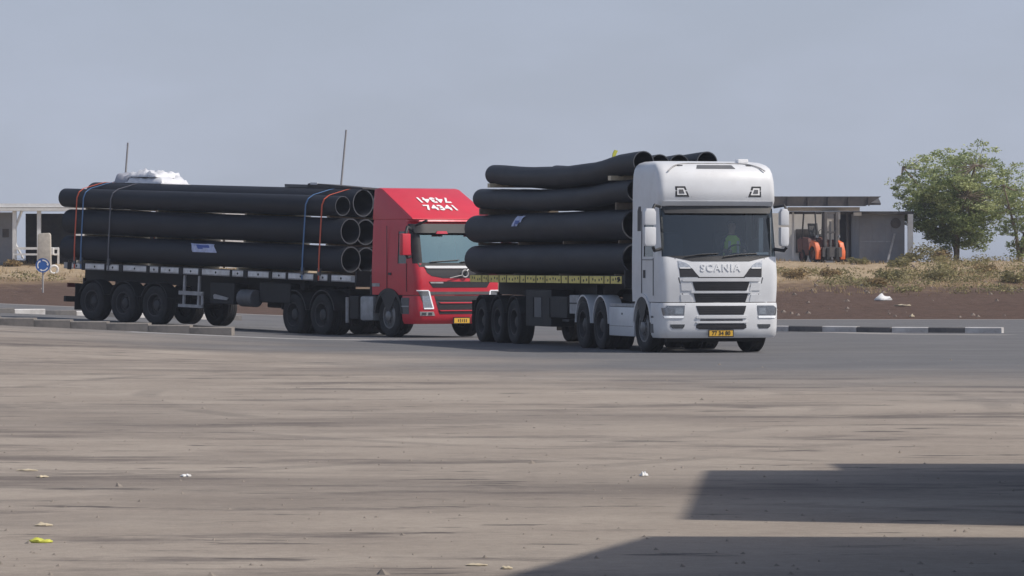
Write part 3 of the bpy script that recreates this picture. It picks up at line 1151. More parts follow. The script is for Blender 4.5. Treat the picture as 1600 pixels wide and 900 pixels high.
        MB().box(s * .8, s * 1.2, 1.96, 2.04, .45, 1.0).build('mud_flap', 'black_plastic', t)
        # rear mudguards
        for ya in (4.5, 5.85):
            MB().arch(ya, .52, .58, .615, s * .90, s * 1.25, 2, 178).build('mudguard', W, t, 40)
    # side door mouldings up to the roof
    MB().patch([(1.835, -.60, .60), (1.87, -.76, .76), (1.915, -.98, .98), (1.945, -1.12, 1.12)], fy, 0.006, 0.02, 14).build('wiper_cowl', 'black_plastic', t)
    for x0, x1 in ((-.75, -.05), (.05, .78)):
        MB().tube([(x0, fy(x0, 1.92) - .03, 1.93), ((x0 + x1) / 2, fy((x0 + x1) / 2, 1.97) - .03, 1.975), (x1, fy(x1, 1.99) - .025, 1.99)], .012, 6).build('wiper', 'black_plastic', t)
    # sun visor
    MB().patch([(2.80, -1.10, 1.10), (2.88, -1.14, 1.14), (2.95, -1.15, 1.15)], lambda x, z: fy(x, 2.9) - 0.10 + (z - 2.8) * 0.35, 0.0, 0.02, 16).build('sun_visor', 'black_plastic', t, 40)
    MB().patch([(1.503, -.50, .50), (1.522, -.48, .48)], fy, .006, .02, 8).build('nose_gap', 'ink', t)
    MB().patch([(2.955, -1.17, 1.17), (3.0, -1.17, 1.17), (3.04, -1.15, 1.15)], fy, 0.02, 0.05, 16).build('visor_lip', W, t, 40)
    # roof slot and light rail
    MB().patch([(3.70, -.42, .40), (3.775, -.36, .36)], fy, 0.01, 0.03, 8).build('roof_slot', 'grey_plastic', t)
    pts = []
    for k in range(25):
        x = -1.02 + 2.04 * k / 24
        z = 3.81 - 0.16 * (abs(x) / 1.02) ** 6
        pts.append((x, fy(x, z) - .05, z))
    lr = MB().tube(pts, .014, 6).build('light_rail', 'rail_grey', t, 60)
    for x in (-.72, .72):
        MB().box(x - .05, x + .05, fy(x, 3.78) - .08, fy(x, 3.78), 3.735, 3.775).build('rail_foot', 'grey_plastic', lr)
    box('roof_beacon', 'white_letter', t, .58, .80, .75, .95, 3.82, 3.90, .02)
    # lettering on the nose
    me_ = text_mesh('SCANIA', .205, .008, .004, 1.22)
    for v in me_.vertices:
        x_, d_, z_ = v.co
        v.co = (x_ - .02, fy(x_ - .02, z_ + 1.70) - .006 + d_, z_ + 1.70)
    me_.materials.clear()
    me_.materials.append(MATS['badge_white'])
    tm = link('lettering', me_, t)
    tm['label'] = 'raised white lettering on the white nose panel'
    MB().patch([(1.30, .62, .66), (1.335, .60, .68), (1.37, .62, .66)], fy, .008, .02, 3).build('badge', 'grey_plastic', t)
    plate(t, -.27, .22, -.035, .34, .45, '77 34 80', .115)
    # cab interior
    MB().box(-1.12, 1.12, .45, .78, 1.62, 1.90).build('dashboard', 'interior', t, 40, .05)
    MB().box(-1.15, 1.15, 2.05, 2.12, 1.3, 3.6).build('rear_wall', 'interior', t)
    MB().box(-1.13, 1.13, .55, 2.1, 2.98, 3.02).build('headliner', 'interior', t)
    MB().box(-1.14, 1.14, .35, 2.1, 1.10, 1.14).build('cab_floor', 'interior', t)
    for s in (-1, 1):
        MB().box(s * 1.15, s * 1.19, .6, 2.1, 1.12, 1.92).build('door_trim', 'interior', t)
        st = MB().box(s * .6 - .26, s * .6 + .26, 1.0, 1.5, 1.55, 1.72).build('seat', 'seat_cloth', t, 40, .05)
        MB().prism([(1.42, 1.66), (1.58, 1.66), (1.68, 2.42), (1.56, 2.42)], 'x', s * .6 - .26, s * .6 + .26).build('seat_back', 'seat_cloth', st, 40, .04)
    swh = MB()
    ring = [(.6 + .22 * math.cos(a), .82 + .10 * math.sin(a), 1.98 + .19 * math.sin(a)) for a in [2 * math.pi * k / 20 for k in range(21)]]
    swh.tube(ring, .018, 6, False).tube([(.38, .82, 1.98), (.82, .82, 1.98)], .02, 6)
    swh.build('steering_wheel', 'interior', t)
    MB().box(.98, 1.08, .62, .70, 2.02, 2.72).build('curtain', 'litter_white', t, None, .02)
    # sticker papers low on the screen
    MB().patch([(1.97, .78, 1.05), (2.02, .78, 1.05)], fy, -.02, .004, 4).build('screen_paper', 'litter_white', t)
    # chassis
    for s in (-1, 1):
        MB().box(s * .38, s * .46, .9, 6.5, .72, .98).build('chassis_rail', 'chassis', t)
    MB().box(-.42, .42, .8, 2.3, .45, 1.0).build('engine', 'chassis', t, None, .05)
    MB().box(-.5, .5, 2.3, 2.75, .95, 2.4).build('exhaust_stack', 'chassis', t, None, .05)
    MB().box(-.45, .45, 4.5, 5.6, .98, 1.14).build('fifth_wheel', 'chassis', t, None, .03)
    MB().box(-1.15, 1.15, 6.48, 6.55, .75, .95).build('rear_crossbar', 'chassis', t)
    for s in (-1, 1):
        MB().box(s * .7, s * 1.1, 6.552, 6.58, .78, .9).build('tail_light', 'tail_red', t)
    wheels_under(t, [4.5, 5.85], 'drive', .93, .51)
    MB().tube([(-.95, 1.40, .51), (.95, 1.40, .51)], .07, 10).build('axle', 'chassis', t)
    for s in (-1, 1):
        wheel(t, s * 1.06, 1.40, 'steer', .51, R(4))
    MB().box(-1.0, 1.0, .5, .7, .22, .32).build('underrun_bar', 'chassis', t)
    return t


wt = white_tractor()
_c, _s2 = math.cos(R(WT['phi'])), math.sin(R(WT['phi']))


def wt_world(x, y, z):
    return (WT['X'] + x * _c - y * _s2, WT['Y'] + x * _s2 + y * _c, z)


person_driver(wt, wt_world(.6, 1.24, 1.83), R(WT['phi']))


# ------------------------------------------------------------------ red tractor unit
RT = dict(X=-1.2245, Y=108.5, phi=34.0)


def red_tractor():
    t = thing('truck_tractor', 'red lorry cab unit with wedge roof deflector numbered in white', 'lorry', (RT['X'], RT['Y'], 0.02), (0, 0, R(RT['phi'])))
    W = 'red_paint'
    cab = Cab([(1.02, 1.20, .05, 2.2, .16, .07), (1.20, 1.21, .03, 2.2, .16, .07), (1.45, 1.215, .04, 2.2, .17, .07), (1.62, 1.215, .07, 2.2, .18, .07), (1.78, 1.21, .11, 2.2, .2, .07),
               (2.05, 1.20, .17, 2.2, .2, .07), (2.30, 1.19, .23, 2.2, .2, .07), (2.56, 1.18, .30, 2.2, .2, .07), (2.74, 1.17, .36, 2.2, .22, .07), (2.86, 1.15, .44, 2.2, .24, .07), (2.92, 1.08, .60, 2.15, .24, .05)])

    def cut(i, j, nl, na, nf, n):
        zc = (cab.r[i][0] + cab.r[i + 1][0]) / 2
        fs = nl + na
        fe = nl + na + nf
        if 1.78 < zc < 2.56 and fs <= j < fe:
            return 'windscreen'
        if 1.78 < zc < 2.74 and (nl + 1 <= j < fs or fe <= j < fe + na - 1):
            return 'pillar'
        if 1.78 < zc < 2.56:
            if 2 <= j < 4:
                return 'side_left'
            jr = 2 * nl + 2 * na + nf
            if jr - 4 <= j < jr - 2:
                return 'side_right'
        return None
    body, gl = cab.loft([2.14, 1.40, 0.98, 0.80, 0.60], cut=cut)
    body.build('cab_shell', W, t, 38)
    gl['windscreen'].build('windscreen', 'windscreen_teal', t, 60)
    gl['pillar'].build('pillar_trim', 'black_plastic', t, 60)
    for k in ('side_left', 'side_right'):
        if k in gl:
            gl[k].build('side_window', 'side_glass', t, 60)
    fy = cab.fy
    bump = Cab([(.32, 1.16, .10, .82, .2, .08), (.40, 1.205, .02, .82, .2, .09), (.55, 1.22, -.02, .82, .2, .1), (.80, 1.22, -.02, .82, .2, .1), (1.005, 1.21, .01, .82, .2, .1)])
    bb, _ = bump.loft([.78, .58])
    bb.build('bumper', W, t, 38)
    by = bump.fy
    # wedge shaped roof deflector
    hw0, hw1 = 1.17, 1.12
    prof = [(.36, 2.85), (.42, 2.90), (1.80, 3.60), (1.95, 3.63), (2.16, 3.60), (2.18, 2.85)]
    vs_ = []
    for s in (-1, 1):
        for k, (y, z) in enumerate(prof):
            w = hw0 + (hw1 - hw0) * (z - 2.85) / .78
            vs_.append((s * w, y, z))
    n = len(prof)
    fs_ = [tuple(range(n)), tuple(range(n, 2 * n))[::-1]] + [(i, n + i, n + (i + 1) % n, (i + 1) % n) for i in range(n)]
    df = MB().add(vs_, fs_).build('roof_deflector', W, t, 30, .02)
    sl = math.atan2(.70, 1.38)
    for s_, off, rz in (('74341', .16, 0), ('74341', .60, math.pi)):
        y = .42 + (off + .34) * math.cos(sl)
        z = 2.90 + (y - .42) * .70 / 1.38
        me = text_mesh(s_, .37, .004, .010, 1.05)
        for v in me.vertices:
            x, yy, zz = v.co
            if rz:
                x, zz = -x, -zz
            v.co = (x, zz * math.cos(sl) + yy * math.sin(sl), zz * math.sin(sl) + yy * math.cos(sl))
        me.materials.clear()
        me.materials.append(MATS['white_letter'])
        link('lettering', me, df, (-.02, y - .012, z + .012))
    # visor and marker lamps
    MB().patch([(2.52, -1.12, 1.12), (2.62, -1.16, 1.16), (2.74, -1.17, 1.17)], lambda x, z: fy(x, 2.7) - .16 + (z - 2.5) * .35, 0, .02, 14).build('sun_visor', 'black_plastic', t, 40)
    for x in (-.45, .5):
        MB().patch([(2.50, x - .16, x + .16), (2.565, x - .13, x + .13)], lambda xx, z: fy(xx, 2.6) - .16, 0, .03, 3).build('marker_lamp', 'marker_pink', t)
    MB().patch([(2.80, -1.16, 1.16), (2.84, -1.16, 1.16)], fy, .10, .12, 12).build('roof_lip', 'marker_pink', t)
    # nose: cowl, white strip, upper grille with ring badge
    MB().patch([(1.70, -1.10, 1.10), (1.80, -1.13, 1.13)], fy, .006, .03, 14).build('wiper_cowl', 'black_plastic', t)
    MB().patch([(1.665, -.92, .92), (1.70, -.97, .97), (1.725, -.96, .96)], fy, .03, .04, 14).build('trim_strip', 'badge_white', t, 40)
    MB().patch([(1.43, -.50, .50), (1.48, -.80, .80), (1.56, -.92, .92), (1.66, -.96, .96)], fy, .008, .03, 12).build('upper_grille', 'grille_mesh', t)
    bd = MB().add([], [])
    ring = [(.10 + .085 * math.cos(a), fy(0, 1.52) - .06, 1.535 + .085 * math.sin(a)) for a in [2 * math.pi * k / 24 for k in range(25)]]
    bd.tube(ring, .018, 8, False)
    bb_ = bd.build('badge', 'rail_grey', t, 50)
    MB().tube([(-.34 + .046 * k, fy(-.34 + .046 * k, 1.43 + .009 * k) - .055, 1.43 + .009 * k) for k in range(9)], .014, 6).build('badge_bar', 'rail_grey', bb_, 50)
    MB().tube([(.16, fy(.16, 1.6) - .06, 1.60), (.23, fy(.23, 1.65) - .06, 1.65)], .016, 6).build('badge_tip', 'badge_white', bb_)
    MB().patch([(1.20, -.78, .78), (1.30, -.86, .86), (1.345, -.88, .88)], fy, .008, .03, 12).build('middle_slot', 'grille_mesh', t)
    MB().patch([(1.30, -.84, -.50), (1.335, -.86, -.50)], fy, .018, .02, 4).build('small_plate', 'rail_grey', t)
    MB().patch([(1.03, -1.10, 1.10), (1.10, -1.10, 1.10)], fy, .014, .03, 14).build('dark_bar', 'grey_plastic', t)
    lg = MB().patch([(.56, -.62, .62), (.80, -.70, .70), (1.0, -.74, .74)], by, .008, .03, 12).build('lower_grille', 'grille_mesh', t)
    for z in (.63, .82):
        MB().patch([(z, -.60, .60), (z + .026, -.64, .64)], by, .03, .04, 12).build('slat', W, lg, 40)
    MB().patch([(.9, -.7, .7), (.915, -.7, .7)], by, .02, .02, 12).build('slat', 'black_plastic', lg)
    for s in (-1, 1):
        def S(rows):
            return [(z, a, b) if s > 0 else (z, -b, -a) for z, a, b in rows]
        # tall headlamp with bright outline
        hl = MB().patch(S([(.68, .80, 1.04), (.85, .85, 1.06), (1.0, .88, 1.10), (1.12, .90, 1.17)]), lambda x, z: min(by(x, z), fy(x, z)), .010, .05, 5).build('headlight', 'lens_grey', t)
        fb = lambda x, z: min(by(x, z), fy(x, z))
        st = MB().patch(S([(1.115, .90, 1.18), (1.14, .90, 1.18)]), fb, .02, .02, 5)
        st.patch(S([(.70, .775, .805), (.9, .828, .858), (1.12, .875, .905)]), fb, .02, .02, 2)
        st.patch(S([(.68, .78, 1.03), (.71, .78, 1.04)]), fb, .02, .02, 4)
        st.build('light_strip', 'led_white', hl)
        fg = MB().patch(S([(.52, .74, 1.12), (.62, .78, 1.13)]), by, .008, .02, 6).build('fog_lamp', 'rail_grey', t)
        MB().patch(S([(.54, .82, .92), (.60, .82, .92)]), by, .014, .02, 2).build('lens', 'lens_dark', fg)
        MB().patch(S([(.54, .97, 1.08), (.60, .97, 1.08)]), by, .014, .02, 2).build('lens', 'lens_dark', fg)
        # mirrors
        x0, x1 = (1.33, 1.56) if s > 0 else (-1.60, -1.36)
        arm = MB().tube([(s * 1.16, .45, 2.60), (s * 1.40, .24, 2.66), (s * 1.46, .22, 2.5)], .04, 8).build('mirror', 'black_plastic', t, 50)
        MB().tube([(s * 1.17, .42, 1.95), (s * 1.4, .24, 1.92), (s * 1.46, .22, 2.0)], .03, 8).build('lower_arm', 'black_plastic', arm, 50)
        MB().box(x0, x1, .14, .30, 1.98, 2.50).build('housing', W, arm, 40, .03)
        MB().box(x0 + .02, x1 - .02, .30, .31, 2.02, 2.46).build('mirror_glass', 'chrome', arm)
        MB().tube([(s * 1.10, .34, 2.70), (s * .98, .02, 2.82)], .03, 8).build('front_mirror', 'black_plastic', t)
        xs_ = s * 1.219
        for (a, b, c, d) in ((1.44, 1.452, 1.1, 2.7), (.56, .572, 1.1, 1.8)):
            MB().box(xs_ - .008, xs_ + .002, a, b, c, d).build('panel_gap', 'black_plastic', t)
        MB().box(xs_ - .012, xs_ + .012, 1.25, 1.38, 1.50, 1.56).build('door_handle', 'black_plastic', t)
        MB().box(xs_ - .006, xs_ + .006, 1.78, 2.12, 1.22, 1.30).build('side_emblem', 'rail_grey', t)
        MB().arch(1.38, .52, .58, .66, s * .98, s * 1.235, 5, 175).build('wheel_arch', 'black_plastic', t, 40)
        MB().arch(1.38, .52, .02, .578, s * 1.212, s * 1.224, 55, 125).build('wheel_well', 'black_plastic', t)  # dark sheet standing in for the shade under the arch
        MB().box(s * 1.205, s * 1.225, .45, .80, .56, .95).build('step', 'grey_plastic', t)
        MB().box(s * 1.225, s * 1.235, .45, .80, .73, .76).build('step', 'rail_grey', t)
        # tank, strut, mudguards
        MB().box(s * .75, s * 1.2, 2.12, 2.72, .38, .98).build('fuel_tank', 'aluminium', t, 40, .06)
        MB().tube([(s * 1.2, 3.30, .95), (s * 1.2, 3.30, .32)], .045, 8).build('air_tank', 'rail_grey', t)
        MB().box(s * .8, s * 1.2, 2.8, 3.2, .42, .98).build('battery_box', 'chassis', t, None, .02)
        for ya in (4.48, 5.83):
            MB().arch(ya, .52, .58, .61, s * .74, s * 1.22, 10, 170).build('mudguard', 'black_plastic', t, 40)
    MB().tube([(-.8, fy(-.8, 1.8) - .03, 1.82), (0, fy(0, 1.86) - .03, 1.865)], .012, 6).build('wiper', 'black_plastic', t)
    MB().tube([(.05, fy(0, 1.8) - .03, 1.82), (.8, fy(.8, 1.86) - .03, 1.865)], .012, 6).build('wiper', 'black_plastic', t)
    plate(t, -.24, .20, -.05, .34, .46, None)
    # interior
    MB().box(-1.10, 1.10, .48, .80, 1.50, 1.78).build('dashboard', 'interior', t, 40, .05)
    MB().box(-1.12, 1.12, 2.05, 2.12, 1.3, 2.8).build('rear_wall', 'interior_light', t)
    MB().box(-1.12, 1.12, .55, 2.1, 2.68, 2.72).build('headliner', 'interior_light', t)
    MB().box(-1.12, 1.12, .4, 2.1, 1.10, 1.14).build('cab_floor', 'interior', t)
    for s in (-1, 1):
        st = MB().box(s * .6 - .26, s * .6 + .26, 1.0, 1.5, 1.40, 1.58).build('seat', 'seat_cloth', t, 40, .05)
        MB().prism([(1.42, 1.5), (1.58, 1.5), (1.68, 2.3), (1.56, 2.3)], 'x', s * .6 - .26, s * .6 + .26).build('seat_back', 'seat_cloth', st, 40, .04)
    MB().patch([(1.84, .30, .62), (1.93, .34, .60)], fy, -.03, .004, 4).build('screen_paper', 'litter_white', t)
    for s in (-1, 1):
        MB().box(s * .38, s * .46, .9, 6.5, .72, .98).build('chassis_rail', 'chassis', t)
    MB().box(-.42, .42, .8, 2.3, .45, 1.0).build('engine', 'chassis', t, None, .05)
    MB().box(-1.0, -.2, 2.28, 2.6, .95, 1.5).build('air_intake', 'chassis', t, None, .05)
    MB().box(-.45, .45, 4.4, 5.5, .98, 1.14).build('fifth_wheel', 'chassis', t, None, .03)
    MB().box(-1.15, 1.15, 6.46, 6.53, .75, .95).build('rear_crossbar', 'chassis', t)
    wheels_under(t, [4.48, 5.83], 'drive', .92, .51)
    MB().tube([(-.95, 1.38, .51), (.95, 1.38, .51)], .07, 10).build('axle', 'chassis', t)
    for s in (-1, 1):
        wheel(t, s * 1.04, 1.38, 'steer', .51, R(-3))
    return t


red_tractor()


# ------------------------------------------------------------------ flatbed semitrailers
def trailer(label, loc, rot, y0, y1, axles, top, rail_mat, white):
    t = thing('flatbed_trailer', label, 'trailer', loc, rot)
    hw = 1.24
    MB().box(-hw + .03, hw - .03, y0 + .02, y1 - .02, top - .05, top).build('deck', 'wood', t)
    zr0, zr1 = top - .17, top - .004
    for s in (-1, 1):
        MB().box(s * (hw - .06), s * hw, y0, y1, zr0, zr1).build('side_rail', 'chassis' if white else rail_mat, t)
        # facing plates with dark gaps between: yellow tape or bare alloy
        y = y0 + .15
        k = 0
        lens = (.72, .34, .95, .5, .8, .42, 1.1, .6)
        while y < y1 - .3:
            ln = lens[k % len(lens)]
            e = min(y + ln, y1 - .05)
            if white:
                p = MB().box(s * (hw + .001), s * (hw + .012), y, e, zr0 + .005, zr1 - .005).build('reflective_tape', 'yellow_tape', t)
                q = y + .10
                m = MB()
                while q < e - .08:
                    m.tube([(s * (hw + .011), q, top - .085 + .02 * math.sin(q * 7)), (s * (hw + .018), q, top - .085 + .02 * math.sin(q * 7))], .028, 8)
                    q += .22 + .06 * math.sin(q * 13)
                if m.f:
                    m.build('tie_hole', 'ink', p)
                gap = .09
            else:
                p = MB().box(s * (hw + .001), s * (hw + .014), y, e, zr0 + .03, zr1 - .02).build('rail_plate', 'bare_plate', t, None, .004)
                gap = .16 + .05 * math.sin(k * 2.1)
                MB().box(s * (hw - .002), s * (hw + .03), e + .03, e + gap - .03, zr0 - .02, zr1 + .01).build('stake_pocket', 'chassis', t)
                MB().tube([(s * (hw + .013), (y + e) / 2, (zr0 + zr1) / 2), (s * (hw + .02), (y + e) / 2, (zr0 + zr1) / 2)], .03, 8).build('tie_hole', 'ink', p)
            y = e + gap
            k += 1
    if white:
        text('lettering', '97', .15, 'ink', t, (-hw - .02, y0 + .33, top - .085), (0, 0, -math.pi / 2), bold=.004)
    for s in (-1, 1):
        b = [(y0 + .1, top - .06), (y1 - .05, top - .06), (y1 - .05, top - .45), (y0 + 2.9, top - .50), (y0 + 2.4, top - .30), (y0 + .1, top - .26)]
        MB().prism(b, 'x', s * .42, s * .56).build('chassis_beam', 'chassis', t)
    y = y0 + .3
    while y < y1:
        MB().box(-hw + .06, hw - .06, y, y + .06, top - .17, top - .055).build('cross_member', 'chassis', t)
        y += .9
    MB().box(-hw, hw, y0 - .06, y0, top - .25, top + .12).build('head_board', 'chassis', t)
    # running gear
    for ya in axles:
        MB().tube([(-.95, ya, .5), (.95, ya, .5)], .07, 10).build('axle', 'chassis', t)
        for s in (-1, 1):
            wheel(t, s * 1.03, ya, 'trailer', .50)
            MB().arch(ya, .5, .56, .585, s * .82, s * 1.22, 20, 160).build('mudguard', 'chassis', t, 40)
            MB().box(s * .6, s * .8, ya - .35, ya + .2, .55, .95).build('suspension', 'chassis', t, None, .03)
    for s in (-1, 1):
        # landing leg
        lg = MB().box(s * .72, s * .86, 1.0, 1.16, .45, top - .2).build('landing_leg', 'chassis', t)
        MB().box(s * .66, s * .92, .94, 1.22, .40, .45).build('foot', 'chassis', lg)
        # mud flap + rear lamps
        MB().box(s * .82, s * 1.22, axles[-1] + .68, axles[-1] + .70, .25, .95).build('mud_flap', 'rubber', t)
        MB().box(s * .70, s * 1.08, y1 + .0, y1 + .04, .84, .95).build('tail_light', 'tail_red', t)
    MB().box(-1.2, 1.2, y1 - .10, y1, .45, .60).build('rear_bumper', 'chassis', t)
    for s in (-1, 1):
        MB().box(s * .5, s * .6, y1 - .1, y1 - .02, .55, top - .4).build('bumper_strut', 'chassis', t)
    sx = -1.19
    if white:
        MB().box(-1.2, -.75, 2.05, 3.25, .62, 1.08).build('tool_box', 'chassis', t, None, .02)
        bx_ = MB().box(-1.2, -.80, -.10 + 2.0, .5 + 1.9, .55, .60).build('tool_shelf', 'chassis', t)
        pb = MB().box(-1.18, -.80, 1.28, 1.95, .72, 1.12).build('pallet_box', 'rail_grey', t, None, .015)
        MB().box(-1.185, -1.175, 1.3, 1.93, .93, .96).build('lid_gap', 'ink', pb)
        MB().box(.75, 1.2, 1.6, 3.2, .55, 1.05).build('tool_box', 'chassis', t, None, .02)
        MB().box(-1.17, -.62, 3.32, 5.25, .42, 1.22).build('pallet_rack', 'chassis', t, None, .02)  # dark box added to fill the see-through space under the deck
        for q in range(3):
            MB().box(-1.185, -1.172, 3.4 + .62 * q, 3.92 + .62 * q, .62, 1.05).build('rack_panel', 'grey_plastic' if q == 1 else 'chassis', t)  # facing panels of the added dark box
        MB().tube([(.2, 2.0, .8), (.2, 4.6, .8)], .25, 14).build('air_tank', 'chassis', t, 40)
    else:
        # side guard frame in front of the bogie
        g = MB().box(sx - .03, sx, 4.55, 5.55, .80, .90).box(sx - .03, sx, 4.55, 5.55, .48, .56).box(sx - .03, sx, 4.55, 4.63, .50, .86)
        g.build('side_guard', 'rail_grey', t)
        for y in (4.75, 5.35):
            MB().box(sx + .001, sx + .05, y, y + .07, .5, top - .2).build('guard_post', 'rail_grey', t)
        MB().box(-1.19, -.7, 3.35, 4.30, .62, 1.15).build('tool_box', 'chassis', t, None, .02)
        MB().prism([(3.55, .78), (4.1, .86), (4.15, .83), (4.12, .74), (3.6, .72)], 'x', -1.215, -1.192).build('box_label', 'rail_grey', t)
        MB().tube([(-1.1, 2.55, .80), (-1.1, 3.1, .80)], .22, 16).build('air_tank', 'grey_plastic', t, 40)
        MB().box(-.35, .35, 1.4, 2.0, .45, .8).build('spare_carrier', 'chassis', t, None, .03)
        MB().box(.75, 1.19, 3.0, 4.3, .62, 1.15).build('tool_box', 'chassis', t, None, .02)
        MB().box(-.45, .95, 1.3, 2.9, .58, 1.22).build('spare_rack', 'chassis', t, None, .03)  # added dark block, keeps lit ground from showing beneath the chassis
        MB().box(-1.1, -.5, 1.25, 2.45, .72, 1.22).build('pallet_rack', 'chassis', t, None, .02)  # another dark box added to darken the underside
        MB().box(-.5, .9, 3.0, 5.9, .70, 1.2).build('suspension_frame', 'chassis', t, None, .03)  # dark block added to close the view through below the deck
    return t


def frame_of(loc, rot):
    return Matrix.Translation(loc) @ Matrix.Rotation(rot[2], 4, 'Z') @ Matrix.Rotation(rot[1], 4, 'Y') @ Matrix.Rotation(rot[0], 4, 'X')


WTL = (2.916, 94.55, 0.0)
WTR = (0, 0, R(16.5))
trailer('dark flatbed trailer with yellow taped side rail behind the white cab', WTL, WTR, -2.05, 9.5, [6.06, 7.37, 8.69], 1.54, 'chassis', True)
RP = R(RT['phi'])
RTL = (RT['X'] - 4.9 * math.sin(RP), RT['Y'] + 4.9 * math.cos(RP), 0.0)
RTR = (R(1.68), R(1.75), R(43.3))
RTL = (RTL[0], RTL[1], base_h(RTL[0], RTL[1]) - .01)
trailer('dark flatbed trailer with bare metal side rail behind the red cab', RTL, RTR, -1.35, 10.4, [6.55, 7.87, 9.2], 1.50, 'rail_grey', False)


# ------------------------------------------------------------------ pipes
def pipe(M_, label, group, x, z, y0, y1, d, bend=None, tag_at=None, n=24, droop=0.0):
    """hollow black pipe lying along the trailer's length"""
    k = 24 if bend else 8
    wall = d * .045
    outer, inner = [], []
    path = []
    for i in range(k + 1):
        y = y0 + (y1 - y0) * i / k
        dz = bend(y) if bend else 0.0
        dx = 0.02 * math.sin(i * .7 + x * 9) if bend else 0.0
        path.append(Vector((x + dx, y, z + dz)))
    vs_, fs_ = [], []
    for rr in (d / 2, d / 2 - wall):
        for p in path:
            for q in range(n):
                a = 2 * math.pi * q / n
                vs_.append((p.x + rr * math.cos(a), p.y, p.z + rr * math.sin(a)))
    K = k + 1
    for layer in (0, 1):
        for i in range(k):
            for q in range(n):
                a = layer * K * n + i * n
                fs_.append((a + q, a + (q + 1) % n, a + n + (q + 1) % n, a + n + q))
    for i in (0, k):
        for q in range(n):
            a, b = i * n, K * n + i * n
            fs_.append((a + q, a + (q + 1) % n, b + (q + 1) % n, b + q))
    base = Vector((x, y0, z))
    vs_ = [Vector(v) - base for v in vs_]
    me = MB().add(vs_, fs_).mesh('plastic_pipe', 'pipe_plastic', 40)
    me.materials.append(MATS['pipe_cut'])
    for p_ in me.polygons:
        if abs(p_.normal.y) > .9:
            p_.material_index = 1
    o = link('plastic_pipe', me)
    o.matrix_world = M_ @ Matrix.Translation(base)
    tag(o, label, 'pipe', group)
    if tag_at is not None:
        yy, ang, lw, lh, sk = tag_at
        r = d / 2 + .006
        vv, ff = [], []
        na = 6
        for i in range(5):
            for j in range(na + 1):
                a = math.pi - R(ang) + (lh / r) * (j / na - .5)
                yp = yy - lw / 2 + lw * i / 4 + sk * (j / na - .5) + (.02 * math.sin(i * 2.3 + j))
                rr = r + .008 * (1 + math.sin(i * 1.9 + j * .8))
                dz = bend(yp) if bend else 0
                vv.append((rr * math.cos(a), yp - y0, rr * math.sin(a) + dz))
        for i in range(4):
            for j in range(na):
                if i == 0 and j >= 4 and sk > 0.1:
                    continue
                b = i * (na + 1) + j
                ff.append((b, b + 1, b + na + 2, b + na + 1))
        lb = MB().add(vv, ff).build('label_sheet', 'paper_blue', o, 50)
        vv2 = [(v[0] * 1.012, v[1], v[2] * 1.012) for v in vv]
        f2 = [q for idx, q in enumerate(ff) if idx in (7, 8, 13, 14, 15)]
        used = sorted({a for q in f2 for a in q})
        mp_ = {a: i for i, a in enumerate(used)}
        MB().add([vv2[a] for a in used], [tuple(mp_[a] for a in q) for q in f2]).build('printed_mark', 'paper_mark', lb)
    return o


def lerp_pts(pts):
    def f(y):
        if y <= pts[0][0]:
            return pts[0][1]
        for a, b in zip(pts[:-1], pts[1:]):
            if y <= b[0]:
                t = smoothstep((y - a[0]) / (b[0] - a[0]))
                return a[1] + (b[1] - a[1]) * (0.5 * t + 0.5 * (y - a[0]) / (b[0] - a[0]))
        return pts[-1][1]
    return f


WM_ = frame_of(WTL, WTR)
RM_ = frame_of(RTL, RTR)
GW, GR = 'black pipes on the white lorry', 'black pipes on the red lorry'
HID_W = 'black pipe inside the stack on the white lorry, behind the near-side pipes'
# white lorry: two rows of thick pipes below, two rows of thinner sagging pipes above
rows_w = [('thick black pipe lying lowest on the near side of the white lorry', 1.895), ('thick black pipe with blue-white label sheet, third down on the white lorry', 2.595)]
for ri, (lab, z) in enumerate(rows_w):
    for c in range(4):
        x = -.96 + .64 * c
        j = random.uniform(-.12, .12)
        pipe(WM_, lab if c == 0 else HID_W, GW, x, z, -2.0 + (j if c else 0), 9.83 + (j if c else 0), .635,
             tag_at=(5.6, 28, .62, .26, .12) if (ri == 1 and c == 0) else None)
sag2 = lerp_pts([(-2.3, .01), (-1.2, .0), (1.2, -.09), (4.2, -.115), (7.0, -.05), (9.4, .0)])
sag1 = lerp_pts([(-2.6, .03), (-1.4, .0), (.6, -.13), (2.6, -.17), (5.0, -.14), (8.4, -.02)])
top_lab = ['topmost near-side pipe on the white lorry, bent upward toward the cab roof', 'second pipe end from the left showing above the white cab roof',
           'third pipe end from the left showing above the white cab roof', 'rightmost pipe end showing above the white cab roof']
for c in range(4):
    x = -1.0 + .46 * c
    pipe(WM_, 'thin sagging black pipe second from the top on the white lorry' if c == 0 else HID_W, GW, x, 3.29, -2.2 + .1 * c, 9.37 - .1 * c, .46, sag2)
    pipe(WM_, top_lab[c], GW, x, 3.845 - (.045 if c in (1, 2) else 0), (-2.62, -2.2, -2.2, -2.6)[c], 8.36 - .12 * c, .45, sag1)

# spacer planks between the rows
def plank(M_, label, y, z0, z1, x0, x1, m='pale_wood', w=.09, group=None):
    me = MB().box(x0, x1, -w / 2, w / 2, 0, z1 - z0).mesh('timber_spacer', m)
    o = link('timber_spacer', me)
    o.matrix_world = M_ @ Matrix.Translation((0, y, z0))
    tag(o, label, 'plank', group)


